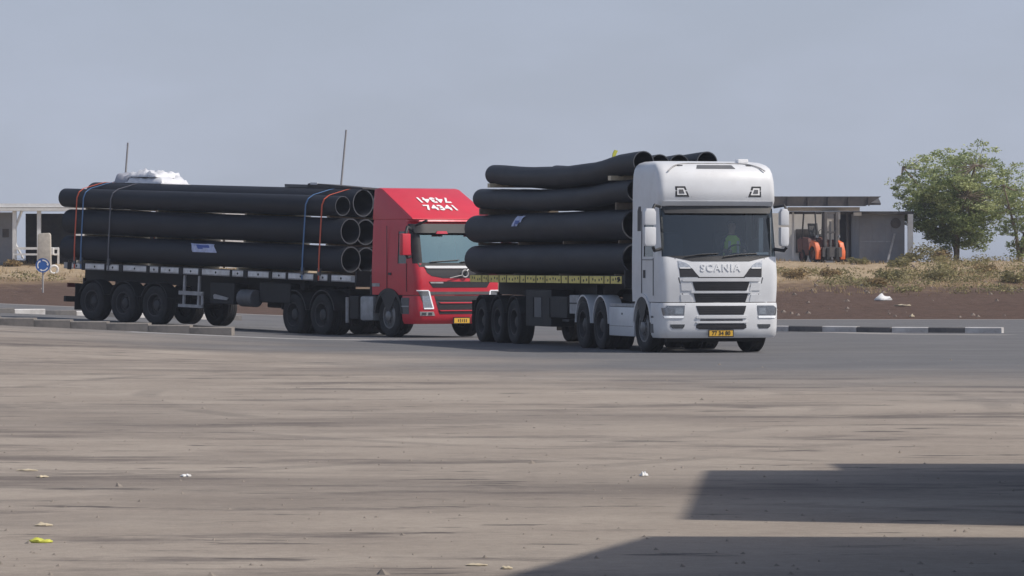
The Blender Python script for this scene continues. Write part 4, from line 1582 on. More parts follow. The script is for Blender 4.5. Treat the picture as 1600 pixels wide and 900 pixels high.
PLACE = ('nearest the cab', 'second from the cab', 'third from the cab', 'nearest the tail')
for k, y in enumerate((-1.3, 2.6, 6.0, 9.2)):
    gs = 'timber spacers on the white lorry'
    plank(WM_, 'timber under the lowest pipes on the white lorry, ' + PLACE[k], y, 1.542, 1.576, -1.2, 1.2, m='wood', group=gs)
    plank(WM_, 'timber between the two thick rows on the white lorry, ' + PLACE[k], y + .05, 2.214, 2.276, -1.1, 1.2, m='wood', group=gs)
    if k in (0, 3):
        plank(WM_, 'timber under the second row from the top on the white lorry, ' + PLACE[k], (-1.3, 0, 0, 8.9)[k], 2.914, 3.058, -1.18, .7, m='wood', group=gs)
        plank(WM_, 'timber under the topmost pipes on the white lorry, ' + PLACE[k], (-1.0, 0, 0, 8.0)[k], 3.525, 3.62, -1.22, .7, w=.22, group=gs)

# red lorry: three rows, the near-side pipe of the top row thinner
HID_R = 'black pipe inside the stack on the red lorry, behind the near-side pipes'
for ri, z in enumerate((1.565 + .325, 2.265 + .325)):
    for c in range(4):
        x = -.978 + .652 * c
        lab = HID_R
        if c == 0:
            lab = ('black pipe with a blue-white label sheet, lowest on the near side of the red lorry', 'black pipe in the middle row on the near side of the red lorry')[ri]
        elif c == 1:
            lab = ('second pipe end from the left in the bottom row beside the red cab', 'second pipe end from the left in the middle row beside the red cab')[ri]
        pipe(RM_, lab, GR, x, z, (-.87, -.70, -.8, -.75)[c] + .06 * ri, (10.55, 10.4, 10.5, 10.45)[c] - .05 * ri, .65,
             tag_at=(4.55, 25, .95, .24, -.2) if (ri == 0 and c == 0) else None)
pipe(RM_, 'thinner black pipe in the top row on the near side of the red lorry', GR, -1.04, 3.215, -.55, 10.7, .50)
for c in range(3):
    pipe(RM_, 'thick topmost pipe behind the thinner near-side pipe on the red lorry' if c == 0 else HID_R, GR, -.43 + .70 * c, 3.315, -.62 + .05 * c, 10.2 + .1 * c, .695)
for k, y in enumerate((.1, 3.3, 6.9, 9.9)):
    gs = 'timber spacers on the red lorry'
    plank(RM_, 'timber under the lowest pipes on the red lorry, ' + PLACE[k], y, 1.503, 1.563, -1.15, 1.2, group=gs)
    plank(RM_, 'timber between bottom and middle rows on the red lorry, ' + PLACE[k], y, 2.217, 2.263, -.95, 1.2, group=gs)
    plank(RM_, 'timber between middle and top rows on the red lorry, ' + PLACE[k], y, 2.917, 2.963, -.95, 1.2, group=gs)


# ------------------------------------------------------------------ straps over the red lorry's load
def strap(label, y, m, lean=0.0, w=.05):
    prof = [(-1.275, 1.34), (-1.312, 1.9), (-1.308, 3.22), (-1.26, 3.37), (-1.12, 3.475), (-.64, 3.615), (-.43, 3.668), (.97, 3.668), (1.22, 3.57), (1.345, 3.3), (1.312, 1.9), (1.275, 1.34)]
    vs_, fs_ = [], []
    th = .006
    n = len(prof)
    for i, (x, z) in enumerate(prof):
        ln = lean * (1 if i >= 6 else i / 6.0)
        nx, nz = (-1, 0) if x < -1.25 else ((1, 0) if x > 1.2 else (0, 1))
        for dy in (-w / 2, w / 2):
            vs_.append((x, y + dy + ln, z))
        for dy in (-w / 2, w / 2):
            vs_.append((x + nx * th, y + dy + ln, z + nz * th))
    for i in range(n - 1):
        a, b = 4 * i, 4 * i + 4
        fs_ += [(a, a + 1, b + 1, b), (a + 2, b + 2, b + 3, a + 3), (a, b, b + 2, a + 2), (a + 1, a + 3, b + 3, b + 1)]
    base = Vector((-1.275, y, 1.34))
    me = MB().add([Vector(v) - base for v in vs_], fs_).mesh('tie_strap', m)
    o = link('tie_strap', me)
    o.matrix_world = RM_ @ Matrix.Translation(base)
    tag(o, label, 'strap', 'tie straps over the red lorry load')
    # ratchet buckle near the deck
    MB().box(-.02, .03, -.05, .05, .12, .30).build('ratchet', 'grey_plastic', o, None, .006)


strap('orange tie strap over the pipes next to the red cab', -.02, 'strap_orange', -.15)
strap('pale blue tie strap over the pipes next to the red cab', .62, 'strap_blue', -.2)
strap('orange tie strap over the pipes at the tail of the red lorry', 9.9, 'strap_orange', -.1)
strap('dark blue tie strap over the pipes at the tail of the red lorry', 9.62, 'strap_blue', -.1)
strap('grey tie strap over the pipes under the white wrapped bundle', 8.45, 'strap_grey', -.1)


# ------------------------------------------------------------------ bundle and sheets on top of the red lorry's pipes
def lumpy(sx, sy, sz, seed, n=14, amp=.12):
    vs_, fs_ = [], []
    for i in range(n + 1):
        for j in range(n + 1):
            u, v = i / n * 2 - 1, j / n * 2 - 1
            e = 1 - max(abs(u), abs(v)) ** 6
            z = sz * (0.72 + .28 * noise.noise(Vector((u * 2.3 + seed, v * 2.3, seed)))) * (0.15 + .85 * e ** .5 if e > 0 else .15)
            vs_.append((u * sx / 2 * (1 + amp * noise.noise(Vector((u, v * 3, seed + 5))) * .4), v * sy / 2, z + amp * .55 * e * noise.noise(Vector((u * 4, v * 4, seed + 2)))))
    m = n + 1
    fs_ = [(j * m + i, j * m + i + 1, (j + 1) * m + i + 1, (j + 1) * m + i) for j in range(n) for i in range(n)]
    rim = [i * m for i in range(m)] + [n * m + j for j in range(1, m)] + [i * m + n for i in range(n - 1, -1, -1)] + [j for j in range(n - 1, 0, -1)]
    o = len(vs_)
    for r_ in rim:
        vs_.append((vs_[r_][0], vs_[r_][1], 0))
    k = len(rim)
    fs_ += [(rim[i], rim[(i + 1) % k], o + (i + 1) % k, o + i) for i in range(k)]
    return MB().add(vs_, fs_)


def on_red(name, label, cat, y, z, x=0.0):
    o = thing(name, label, cat)
    o.matrix_world = RM_ @ Matrix.Translation((x, y, z))
    return o


b = on_red('wrapped_bundle', 'white film-wrapped bundle lying on top of the red lorry pipes', 'bundle', 8.35, 3.664)
lumpy(1.0, 1.5, .24, 1.3, amp=.2).build('sack', 'film_white', b, 60, loc=(0, -.25, 0))
lumpy(.9, 1.2, .2, 4.1, amp=.24).build('sack', 'film_white', b, 60, loc=(0, -.1, .17))
lumpy(.9, .62, .34, 7.7, amp=.06).build('grey_carton', 'film_grey', b, 50, loc=(0, .78, 0))
sh = on_red('loose_sheet', 'thin grey sheets lying on the pipes just behind the red cab', 'sheet', .9, 3.664)
MB().box(-.5, .5, .25, 1.45, 0, .075).build('sheet', 'grey_plastic', sh)
MB().prism([(-1.55, 0), (.55, .0), (.55, .10), (.45, .115), (-1.55, .03)], 'x', -.5, .5).build('sheet', 'shed_dark', sh)
MB().box(-.502, -.48, .18, .45, .078, .13).build('white_wrap', 'film_white', sh)


# ------------------------------------------------------------------ buildings
def gnd(X, Y):
    return ground_h(X, Y) - .03


# right: low shed with a dark lean-to roof
def right_shed():
    Y = 192.0
    z0 = 1.86
    t = thing('shed', 'low grey shed with dark slanting canopy roof behind the forklift', 'shed', (0, 0, 0))

    def X(x):
        return px(x, Y)
    # canopy roof: slab sloping towards us, with a dark fascia
    MB().prism([(188.6, 4.30), (188.6, 4.38), (190.0, 4.66), (190.0, 4.58)], 'x', X(1150), X(1366)).build('canopy_roof', 'shed_dark', t)
    MB().prism([(X(1150), 4.25), (X(1342), 4.25), (X(1366), 4.66), (X(1150), 4.66)], 'y', 188.4, 188.55).build('fascia', 'shed_dark', t)
    for k in range(7):
        x = X(1160) + k * .85
        MB().box(x, x + .06, 188.34, 188.40, 4.26, 4.65).build('fascia_rib', 'shed_dark', t)
    MB().box(X(1225), X(1336), 189.4, 189.55, 4.05, 4.22).build('eaves_board', 'frame_white', t)
    MB().box(X(1308), X(1420), 189.9, 197, 3.99, 4.05).build('flat_roof', 'shed_dark', t)
    MB().box(X(1228), X(1420), 189.75, 189.88, 3.93, 4.045).build('roof_edge', 'shed_dark', t)
    # back wall pale, side bay
    MB().box(X(1200), X(1308), 190.6, 190.8, z0 - .2, 3.98).build('back_wall', 'shed_white', t)
    MB().box(X(1312), X(1342), 195.0, 195.2, z0 - .2, 3.98).build('inner_wall', 'shed_dark', t)
    # front panels of the closed bay, each sheet its own piece
    xa, xb = X(1338), X(1408)
    n = 7
    for k in range(n):
        a = xa + (xb - xa) * k / n
        b_ = xa + (xb - xa) * (k + 1) / n - .004
        for (c, d) in ((z0 - .25, 2.78), (2.784, 3.92)):
            MB().box(a, b_, 190.25 + random.uniform(-.006, .006), 190.36, c, d).build('wall_panel', 'shed_wall', t)
    MB().box(xa, xa + .06, 190.35, 196.4, z0 - .2, 3.98).build('side_wall', 'shed_wall', t)
    MB().box(xb - .06, xb, 190.35, 196.4, z0 - .2, 3.98).build('side_wall', 'shed_wall', t)
    MB().box(X(1411), X(1419), 189.6, 189.85, z0 - .3, 3.93).build('corner_post', 'frame_white', t)
    for x in (1232, 1316):
        MB().box(X(x), X(x) + .09, 189.6, 189.7, z0 - .2, 4.0).build('post', 'frame_white' if x != 1316 else 'shed_dark', t)
    MB().tube([(X(1378), 189.3, z0), (X(1392), 190.15, 3.1)], .05, 6).build('leaning_board', 'rail_grey', t)
    ac = MB().box(X(1277), X(1305), 189.0, 189.4, 3.70, 4.02).build('air_conditioner', 'frame_white', t, None, .02)
    MB().box(X(1280), X(1297), 188.98, 189.0, 3.74, 3.97).build('vent_grille', 'rail_grey', ac)
    MB().box(X(1327), X(1339), 189.5, 189.7, 3.86, 4.0).build('flood_lamp', 'litter_white', t)
    # worn dark patch where a fan sat
    MB().tube([(X(1394), 190.2, 3.55), (X(1394), 190.26, 3.55)], .22, 14).build('vent_hole', 'shed_dark', t)
    MB().box(X(1240), X(1262), 190.4, 190.59, 2.3, 3.3).build('doorway', 'shed_dark', t)


right_shed()


def left_building():
    Y = 190.0
    t = thing('open_shed', 'white steel framed open shed behind the tail of the red lorry', 'shed', (0, 0, 0))

    def X(x):
        return px(x, Y)
    z0 = 1.85
    MB().prism([(188.4, 4.20), (188.4, 4.36), (197, 4.30), (197, 4.14)], 'x', X(-160), X(470)).build('roof', 'frame_white', t)
    MB().box(X(-160), X(470), 188.2, 188.39, 4.05, 4.17).build('eaves_beam', 'frame_white', t)
    for x in (-110, -40, 26, 64, 130, 200, 270, 340, 410, 465):
        MB().box(X(x), X(x) + .16, 188.4, 188.6, z0 - .2, 4.05).build('post', 'frame_white', t)
    for x, s in ((26, 1), (-40, 1), (340, 1)):
        MB().tube([(X(x) + .1, 188.5, 3.3), (X(x) + .38 * s, 188.5, 4.05)], .06, 6).build('brace', 'frame_white', t)
    MB().tube([(X(26) + .1, 188.5, 2.7), (X(26) + .45, 188.5, 2.05)], .05, 6).build('brace', 'frame_white', t)
    MB().box(X(-160), X(24), 189.5, 189.7, z0 - .2, 4.0).build('end_wall', 'shed_wall', t)
    MB().box(X(6), X(16), 189.47, 189.5, 2.95, 3.3).build('window', 'shed_dark', t)
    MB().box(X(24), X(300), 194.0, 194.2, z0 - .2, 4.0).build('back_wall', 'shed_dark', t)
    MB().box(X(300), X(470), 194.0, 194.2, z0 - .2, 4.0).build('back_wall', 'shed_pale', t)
    for (a, b_, c, d) in ((124, 190, z0 - .2, 3.1), (298, 352, z0 - .2, 4.04), (356, 402, z0 - .2, 4.04), (406, 450, z0 - .2, 4.04)):
        MB().box(X(a), X(b_), 188.22, 188.39, c, d - .02).build('wall_panel', 'shed_white', t)
    MB().box(X(30), X(100), 187.6, 187.9, 2.42, 2.52).build('rail', 'frame_white', t)
    MB().box(X(30), X(100), 187.6, 187.9, 2.18, 2.26).build('rail', 'frame_white', t)
    for x in (32, 72, 98):
        MB().box(X(x), X(x) + .08, 187.7, 187.8, z0 - .3, 2.5).build('rail_post', 'frame_white', t)
    MB().box(X(78), X(94), 187.2, 187.6, 2.20, 2.5).build('feed_box', 'frame_white', t, None, .02)


left_building()

# concrete stub
st = MB()
xs0 = px(56, 181.0)
prof = [(-.27, 0), (-.25, 1.22), (-.20, 1.30), (.20, 1.32), (.25, 1.24), (.27, 0)]
o = MB().prism(prof, 'y', -.22, .22).build('concrete_post', 'concrete', None, 40, .02, loc=(xs0 + .35, 181.0, 1.75))
tag(o, 'stubby pale concrete post in front of the white framed shed', 'post')

# white drum by the shed
wh = MB()
ring = [(.0 + .16 * math.cos(a), 0, .17 + .16 * math.sin(a)) for a in [2 * math.pi * k / 20 for k in range(21)]]
o = wh.tube(ring, .05, 8, False).build('old_tyre', 'frame_white', None, 50, loc=(px(84, 180), 180, gnd(px(84, 180), 180) + .04), rot=(.15, 0, .3))
tag(o, 'small pale tyre standing on the bank behind the red lorry tail', 'tyre')


# ------------------------------------------------------------------ roundabout sign
def ground_y_at(xp, yp, y0=100.0, y1=185.0):
    """distance at which the ground shows at photograph pixel (xp, yp)"""
    best, bd = y0, 1e9
    Y = y0
    while Y < y1:
        X = px(xp, Y)
        yy = 415 + (EYE - ground_h(X, Y)) * F / Y
        if abs(yy - yp) < bd:
            bd, best = abs(yy - yp), Y
        Y += .25
    return best


Ys = ground_y_at(67, 456)
Xs = px(67, Ys)
sg = thing('road_sign', 'round blue roundabout sign on a thin pale post', 'sign', (Xs, Ys, gnd(Xs, Ys)), (0, 0, R(4)))
sc_ = Ys / F
zc = 43 * sc_
MB().tube([(0, 0, -.1), (0, 0, zc + .25)], .03, 8).build('post', 'rail_grey', sg)
MB().tube([(0, -.05, zc), (0, -.035, zc)], 11.2 * sc_, 28).build('sign_disc', 'sign_blue', sg)
ar = MB()
rr = 11.2 * sc_ * .72
for k in range(3):
    a0 = R(95 + 120 * k)
    pts = []
    inner, outer = [], []
    for i in range(9):
        a = a0 - R(78) * i / 8
        outer.append(((rr + .022) * math.cos(a), zc + (rr + .022) * math.sin(a)))
        inner.append(((rr - .022) * math.cos(a), zc + (rr - .022) * math.sin(a)))
    m_ = len(outer)
    vv = [(x, -.056, z) for x, z in outer] + [(x, -.056, z) for x, z in inner]
    ff = [(i, i + 1, m_ + i + 1, m_ + i) for i in range(m_ - 1)]
    a = a0 - R(78)
    tip = a - R(26)
    vv += [((rr + .045) * math.cos(a), -.056, zc + (rr + .045) * math.sin(a)), ((rr - .045) * math.cos(a), -.056, zc + (rr - .045) * math.sin(a)), (rr * math.cos(tip), -.056, zc + rr * math.sin(tip))]
    ff.append((2 * m_, 2 * m_ + 1, 2 * m_ + 2))
    MB().add(vv, ff).build('arrow', 'white_letter', sg)
MB().tube([(11 * sc_ * math.cos(a), -.052, zc + 11 * sc_ * math.sin(a)) for a in [2 * math.pi * k / 28 for k in range(29)]], .008, 6, False).build('rim', 'sign_blue', sg)

# thin leaning poles behind the red lorry
for x, ytop, xb, lab in ((541, 203, 533, 'taller thin grey pole rising behind the red lorry near its cab'), (200, 223, 195, 'shorter thin grey pole rising behind the white wrapped bundle')):
    Yp = 172.0
    zt = EYE + (415 - ytop) * Yp / F
    Xt, Xb = px(x, Yp), px(xb, Yp)
    zb = 415 - 290
    zg = gnd(Xb, Yp) - .2
    zmid = EYE + (415 - 290) * Yp / F
    k = (Xt - Xb) / (zt - zmid)
    X0 = Xb - k * (zmid - zg)
    o = MB().tube([(0, 0, 0), (k * (zt - zg), 0, zt - zg)], [.05, .035], 8).build('pole', 'pole_grey', None, 60, loc=(X0, Yp, zg))
    tag(o, lab, 'pole')


# ------------------------------------------------------------------ forklift
def forklift():
    Y = 187.0
    X0 = px(1281, Y)
    t = thing('forklift', 'orange forklift truck parked in front of the grey shed', 'forklift', (X0, Y, gnd(X0, Y) + .02), (0, 0, R(24)))
    # local: front (mast) towards -y, origin at centre
    MB().prism([(-.55, .28), (.75, .28), (1.0, .45), (1.05, .95), (.75, 1.05), (.2, 1.0), (.1, .62), (-.55, .55)], 'x', -.46, .46).build('chassis', 'forklift_maroon', t, 40, .04)
    MB().prism([(.62, .40), (1.05, .42), (1.12, .95), (.70, 1.08)], 'x', -.50, .50).build('counterweight', 'forklift_maroon', t, 40, .05)
    for s in (-1, 1):
        MB().prism([(-.98, .12), (-1.0, .45), (-.82, .82), (-.45, .92), (-.28, .55), (-.32, .50), (-.5, .70), (-.74, .62), (-.86, .42), (-.86, .12)], 'x', s * .47, s * .68).build('front_fender', 'forklift_orange', t, 40, .02)
        w = link('wheel', None, t, (s * .56, -.55, .33))
        link('tyre', FT[0], w)
        link('rim', FT[1], w)
        w = link('wheel', None, t, (s * .42, .70, .27), (0, 0, 0))
        w.scale = (.8, .82, .82)
        link('tyre', FT[0], w)
        link('rim', FT[1], w)
        # overhead guard posts
        MB().tube([(s * .47, -.62, .80), (s * .45, -.42, 2.08)], .035, 8).build('guard_post', 'black_plastic', t)
        MB().tube([(s * .47, .72, .98), (s * .45, .58, 2.08)], .035, 8).build('guard_post', 'black_plastic', t)
        MB().tube([(s * .45, -.45, 2.08), (s * .45, .60, 2.08)], .035, 8).build('guard_rail', 'black_plastic', t)
        # mast channel and fork
        MB().box(s * .20, s * .32, -1.02, -.86, .08, 2.08).build('mast_rail', 'shed_dark', t)
        MB().box(s * .16, s * .28, -2.05, -1.12, .06, .11).box(s * .16, s * .28, -1.17, -1.12, .06, .60).build('fork', 'chassis', t)
        MB().tube([(s * .50, -.72, 1.02), (s * .50, -.72, 1.12)], .07, 10).build('headlamp', 'lens_grey', t)
    for k in range(5):
        y = -.38 + .22 * k
        MB().box(-.45, .45, y, y + .05, 2.07, 2.11).build('guard_bar', 'black_plastic', t)
    for z in (.55, 1.2, 2.0):
        MB().box(-.32, .32, -1.0, -.90, z, z + .09).build('mast_crossbar', 'shed_dark', t)
    MB().box(-.45, .45, -1.11, -1.03, .22, .62).build('fork_carriage', 'shed_dark', t)
    MB().tube([(0, -.94, .1), (0, -.94, 1.7)], .05, 8).build('lift_cylinder', 'grey_plastic', t)
    se = MB().box(-.24, .24, .10, .58, 1.05, 1.18).build('seat', 'black_plastic', t, 40, .04)
    MB().prism([(.50, 1.15), (.62, 1.15), (.72, 1.62), (.62, 1.64)], 'x', -.22, .22).build('seat_back', 'black_plastic', se, 40, .03)
    MB().tube([(0, -.42, .62), (0, -.22, 1.2)], .04, 8).build('steering_column', 'black_plastic', t)
    MB().tube([(.16 * math.cos(a), -.2 + .06 * math.sin(a), 1.22 + .14 * math.sin(a)) for a in [2 * math.pi * k / 16 for k in range(17)]], .015, 6, False).build('steering_wheel', 'black_plastic', t)
    MB().box(-.44, .44, -.80, -.50, .62, .95).build('dash_panel', 'forklift_maroon', t, 40, .03)


FT = (MB().lathe([(.20, -.09), (.30, -.10), (.33, -.07), (.33, .07), (.30, .10), (.20, .09)], 24).mesh('tyre', 'rubber', 40),
      MB().lathe([(.205, -.085), (.205, .085), (.17, .05), (.06, .04), (.001, .05), (.001, -.05), (.06, -.06), (.17, -.03)], 20).mesh('rim', 'forklift_maroon', 40))
forklift()


# ------------------------------------------------------------------ trees and shrubs
def leaf_cloud(m, centre, rad, n, size, rng, flat=.6):
    for _ in range(n):
        while True:
            p = Vector((rng.uniform(-1, 1), rng.uniform(-1, 1), rng.uniform(-1, 1)))
            if p.length < 1:
                break
        p = Vector((p.x * rad, p.y * rad, p.z * rad * flat)) + centre
        s = size * rng.uniform(.6, 1.5)
        d = Vector((rng.gauss(0, 1), rng.gauss(0, 1), rng.gauss(0, .55))).normalized()
        e = d.cross(Vector((rng.gauss(0, 1), rng.gauss(0, 1), rng.gauss(0, 1)))).normalized()
        a, b_ = d * s, e * s * .42
        m.add([p - a, p + b_, p + a, p - b_], [(0, 1, 2, 3)])


def tree(label, X, Y, h, r, nclump, leaves, seed, stems, mat_='leaf_green', pale=.35, lean=0.0, size=.062):
    rng = random.Random(seed)
    z = gnd(X, Y) - .05
    t = thing('tree', label, 'tree', (X, Y, z))
    tr = MB()
    ends = []
    for k in range(stems):
        a = rng.uniform(0, 6.28)
        base = Vector((rng.uniform(-.12, .12), rng.uniform(-.12, .12), 0))
        p1 = base + Vector((math.cos(a) * .25 + lean, math.sin(a) * .25, h * .30))
        p2 = p1 + Vector((math.cos(a) * r * .35, math.sin(a) * r * .35, h * .25))
        p3 = p2 + Vector((math.cos(a) * r * .35, math.sin(a) * r * .35, h * .25))
        tr.tube([base, p1, p2, p3], [.09, .065, .045, .02], 8)
        ends += [p1, p2, p3]
    trunk = tr.build('trunk', 'bark', t, 60)
    lm = MB()
    m1, m2 = MB(), MB()
    cz = h * .525
    for k in range(nclump):
        while True:
            p = Vector((rng.uniform(-1, 1), rng.uniform(-1, 1), rng.uniform(-1, 1)))
            if .2 < p.length < 1:
                break
        wob = 1 + .28 * noise.noise(Vector((p.x * 2 + seed, p.y * 2, p.z * 2)))
        wid = .80 + .26 * p.z
        q = Vector((p.x * r * wob * wid * 1.12 + lean * 1.5, p.y * r * wob * wid, cz + p.z * h * .44 * wob))
        if q.z < h * .07:
            continue
        near = min(ends, key=lambda e: (e - q).length)
        if rng.random() < .45:
            mid = near.lerp(q, .5) + Vector((0, 0, -.1))
            lm.tube([near, mid, q], [.025, .015, .006], 5)
        cr = rng.uniform(.20, .52)
        (leaf_cloud(m2 if rng.random() < pale and p.z > -.2 else m1, q, cr, leaves if p.z < .35 else int(leaves * .55), size, rng, .42))
    lm.build('limbs', 'bark', t, 60)
    cr_ = m1.build('crown', mat_, t)
    m2.build('crown', 'leaf_green_pale', t)
    return t


Xt, Yt = px(1492, 191.0), 191.0
tree('tall bushy green tree beside the grey shed', Xt + .1, Yt, 5.1, 3.0, 640, 70, 11, 4, pale=.5)
tree('sparse green tree cut by the right edge of the photo', px(1592, 187), 187.0, 4.1, 1.2, 95, 52, 5, 3, pale=.5)


def shrub(label, X, Y, r, h, n, m_, seed, size=.06, group='shrubs on the bank'):
    rng = random.Random(seed)
    t = thing('shrub', label, 'shrub', (X, Y, gnd(X, Y) - .03), group=group)
    st_, lv = MB(), MB()
    for k in range(7):
        a = rng.uniform(0, 6.28)
        e = Vector((math.cos(a) * r * .7, math.sin(a) * r * .7, h * rng.uniform(.5, .9)))
        st_.tube([(0, 0, 0), e * .5 + Vector((0, 0, .05)), e], [.012, .008, .004], 4)
        leaf_cloud(lv, e * rng.uniform(.6, 1.0), r * .45, n // 7, size, rng, .7)
    leaf_cloud(lv, Vector((0, 0, h * .42)), r * .75, n // 2, size, rng, .5 * h / r)
    st_.build('stem', 'bark', t)
    lv.build('foliage', m_, t)


shrub_spots = [(1448, 388, .75, .85, 'leaf_olive', 'olive shrub at the foot of the tall tree'), (1472, 402, .6, .5, 'leaf_dry', 'dry straw-coloured shrub below the tall tree'),
               (1425, 405, .55, .5, 'leaf_olive', 'low olive shrub below the grey shed corner'), (1405, 416, .6, .4, 'leaf_olive', 'olive shrub lower down the bank than the shed corner'),
               (1390, 438, .55, .4, 'leaf_olive', 'green clump low on the bank left of the white litter bag'), (1470, 437, .7, .5, 'leaf_olive', 'broad green clump low on the bank below the tall tree'),
               (1585, 440, .7, .45, 'leaf_olive', 'green clump low on the bank at the right edge'), (1342, 412, .5, .3, 'leaf_olive', 'small green clump below the dark shed opening'),
               (1300, 430, .5, .3, 'leaf_dry', 'dry clump on the bank below the forklift'), (1240, 432, .6, .35, 'leaf_dry', 'dry clump on the bank beside the white cab'),
               (1540, 425, .5, .3, 'leaf_dry', 'dry clump on the bank right of the tall tree'), (20, 392, .4, .3, 'leaf_dry', 'dry clump beside the concrete post, left edge'),
               (1365, 446, .5, .35, 'leaf_dry', 'dry clump just above the white litter bag')]
for i, (x, y, r, h, m_, lab) in enumerate(shrub_spots):
    Yq = ground_y_at(x, max(y, 412), 146, 187) if y > 411 else 187.5
    shrub(lab, px(x, Yq), Yq, r, h, 420, m_, 40 + i)

# dry grass on the bank: uncountable
rng = random.Random(3)
gm = MB()
for _ in range(3600):
    right = rng.random() < .72
    if right:
        X = rng.uniform(7, 27)
    else:
        X = rng.uniform(-27, -8)
    yb = bank_foot(X)
    Yg = yb + 14 + 27 * rng.random() ** .8
    dens = noise.noise(Vector((X * .3, Yg * .22, 1.7)))
    if dens < -.02 + (.12 if not right else 0) and rng.random() < .8:
        continue
    z = ground_h(X, Yg) - .03
    for b_ in range(5):
        a = rng.uniform(0, 6.28)
        hgt = rng.uniform(.05, .20)
        dx, dy = math.cos(a), math.sin(a)
        bx, by_ = X + rng.uniform(-.12, .12), Yg + rng.uniform(-.12, .12)
        lean = rng.uniform(.02, .16)
        w = rng.uniform(.008, .02)
        gm.add([(bx - dy * w, by_ + dx * w, z), (bx + dy * w, by_ - dx * w, z), (bx + dx * lean, by_ + dy * lean, z + hgt)], [(0, 1, 2)])
me = bpy.data.meshes.new('dry_grass')
me.from_pydata(gm.v, [], gm.f)
me.materials.append(MATS['grass_dry'])
g = link('dry_grass', me)
struct(g, 'stuff')
g['label'] = 'dry straw-coloured grass scattered over the bank'

# low olive weeds in drifts: uncountable
wm = MB()
for _ in range(760):
    X = rng.uniform(8, 27) if rng.random() < .75 else rng.uniform(-27, -9)
    Yg = bank_foot(X) + 15 + 24 * rng.random()
    if noise.noise(Vector((X * .22 + 9, Yg * .10, 5.5))) < .05 + (.2 if X < 0 else 0):
        continue
    if 10.5 < X < 15 and Yg > 176:
        continue
    z = ground_h(X, Yg) - .03
    leaf_cloud(wm, Vector((X, Yg, z + .12)), rng.uniform(.25, .55), 40, .05, rng, .38)
wo_ = bpy.data.meshes.new('low_weeds')
wo_.from_pydata(wm.v, [], wm.f)
wo_.materials.append(MATS['leaf_olive'])
w_ = link('low_weeds', wo_)
struct(w_, 'stuff')
w_['label'] = 'low olive weeds growing in drifts over the bank'

# stones on the graded soil: uncountable
sm = MB()
for _ in range(170):
    X = rng.uniform(7, 27) if rng.random() < .75 else rng.uniform(-26, -9)
    Yg = bank_foot(X) + 1 + 34 * rng.random()
    s_ = rng.uniform(.03, .11) * (1.0 if rng.random() < .93 else 2.0)
    z = ground_h(X, Yg) - .03 + s_ * .2
    vv = []
    for k in range(6):
        a = k * math.pi / 3
        vv.append((X + math.cos(a) * s_ * rng.uniform(.7, 1.2), Yg + math.sin(a) * s_ * rng.uniform(.7, 1.2), z - s_ * .3))
    for k in range(3):
        a = k * math.pi * 2 / 3 + .4
        vv.append((X + math.cos(a) * s_ * .5, Yg + math.sin(a) * s_ * .5, z + s_ * rng.uniform(.3, .6)))
    sm.add(vv, [(0, 1, 7), (0, 7, 6), (1, 2, 7), (2, 3, 8, 7), (3, 4, 8), (4, 5, 8), (5, 0, 6), (5, 6, 8), (6, 7, 8)])
so = sm.build('loose_stones', 'stone')
struct(so, 'stuff')
so['label'] = 'loose stones scattered over the graded soil bank'


# ------------------------------------------------------------------ litter
def crumple(name, label, X, Y, sx, sy, sz, m_, seed, cat='litter', rot=0.0):
    vs_, fs_ = [], []
    n = 9
    for j in range(4):
        for i in range(n + 1):
            u, v = i / n * 2 - 1, j / 3 * 2 - 1
            w = (1 - .55 * abs(u) ** 3) * (.75 + .35 * noise.noise(Vector((u * 2 + seed, seed, 0))))
            hh = sz * (.35 + .65 * abs(noise.noise(Vector((u * 1.6 + seed, v * .9, seed))) * 1.7)) * (1 - .75 * max(abs(u), abs(v) * .8) ** 2)
            vs_.append((u * sx / 2, v * sy / 2 * w + .15 * sy * noise.noise(Vector((u * 1.5, seed, 3))), max(hh, .002)))
    m1_ = n + 1
    fs_ = [(j * m1_ + i, j * m1_ + i + 1, (j + 1) * m1_ + i + 1, (j + 1) * m1_ + i) for j in range(3) for i in range(n)]
    rim = list(range(m1_)) + [j * m1_ + n for j in (1, 2, 3)] + [3 * m1_ + i for i in range(n - 1, -1, -1)] + [j * m1_ for j in (2, 1)]
    o_ = len(vs_)
    vs_ += [(vs_[r_][0], vs_[r_][1], 0) for r_ in rim]
    k_ = len(rim)
    fs_ += [(rim[i], rim[(i + 1) % k_], o_ + (i + 1) % k_, o_ + i) for i in range(k_)]
    me = MB().add(vs_, fs_)
    zz = ground_h(X, Y) - (.03 if Y > bank_foot(X) else 0)
    o = me.build(name, m_, None, 60, loc=(X, Y, zz + .004), rot=(0, 0, rot))
    tag(o, label, cat)


Yb = ground_y_at(1380, 468, 146, 186)
crumple('litter_bag', 'white plastic bag lying on the brown soil slope', px(1380, Yb), Yb, .62, .5, .26, 'litter_white', 2.2, 'bag')
Yb2 = ground_y_at(1405, 476, 146, 186)
crumple('paper_scrap', 'pale flat scrap below the white bag on the brown slope', px(1410, Yb2), Yb2, .6, .8, .07, 'litter_straw', 3.2)
Yb3 = ground_y_at(1425, 494, 144, 186)
crumple('paper_scrap', 'small pale scrap at the foot of the brown slope', px(1425, Yb3), Yb3, .16, .3, .1, 'litter_straw', 5.2)


def on_yard(yp):
    return F * EYE / (yp - 415.0)


def yard_litter(name, label, x, y, wpx, hpx, m_, seed, depth=.12):
    Y = on_yard(y)
    s_ = Y / F
    crumple(name, label, px(x, Y), Y, wpx * s_, depth, hpx * s_, m_, seed)


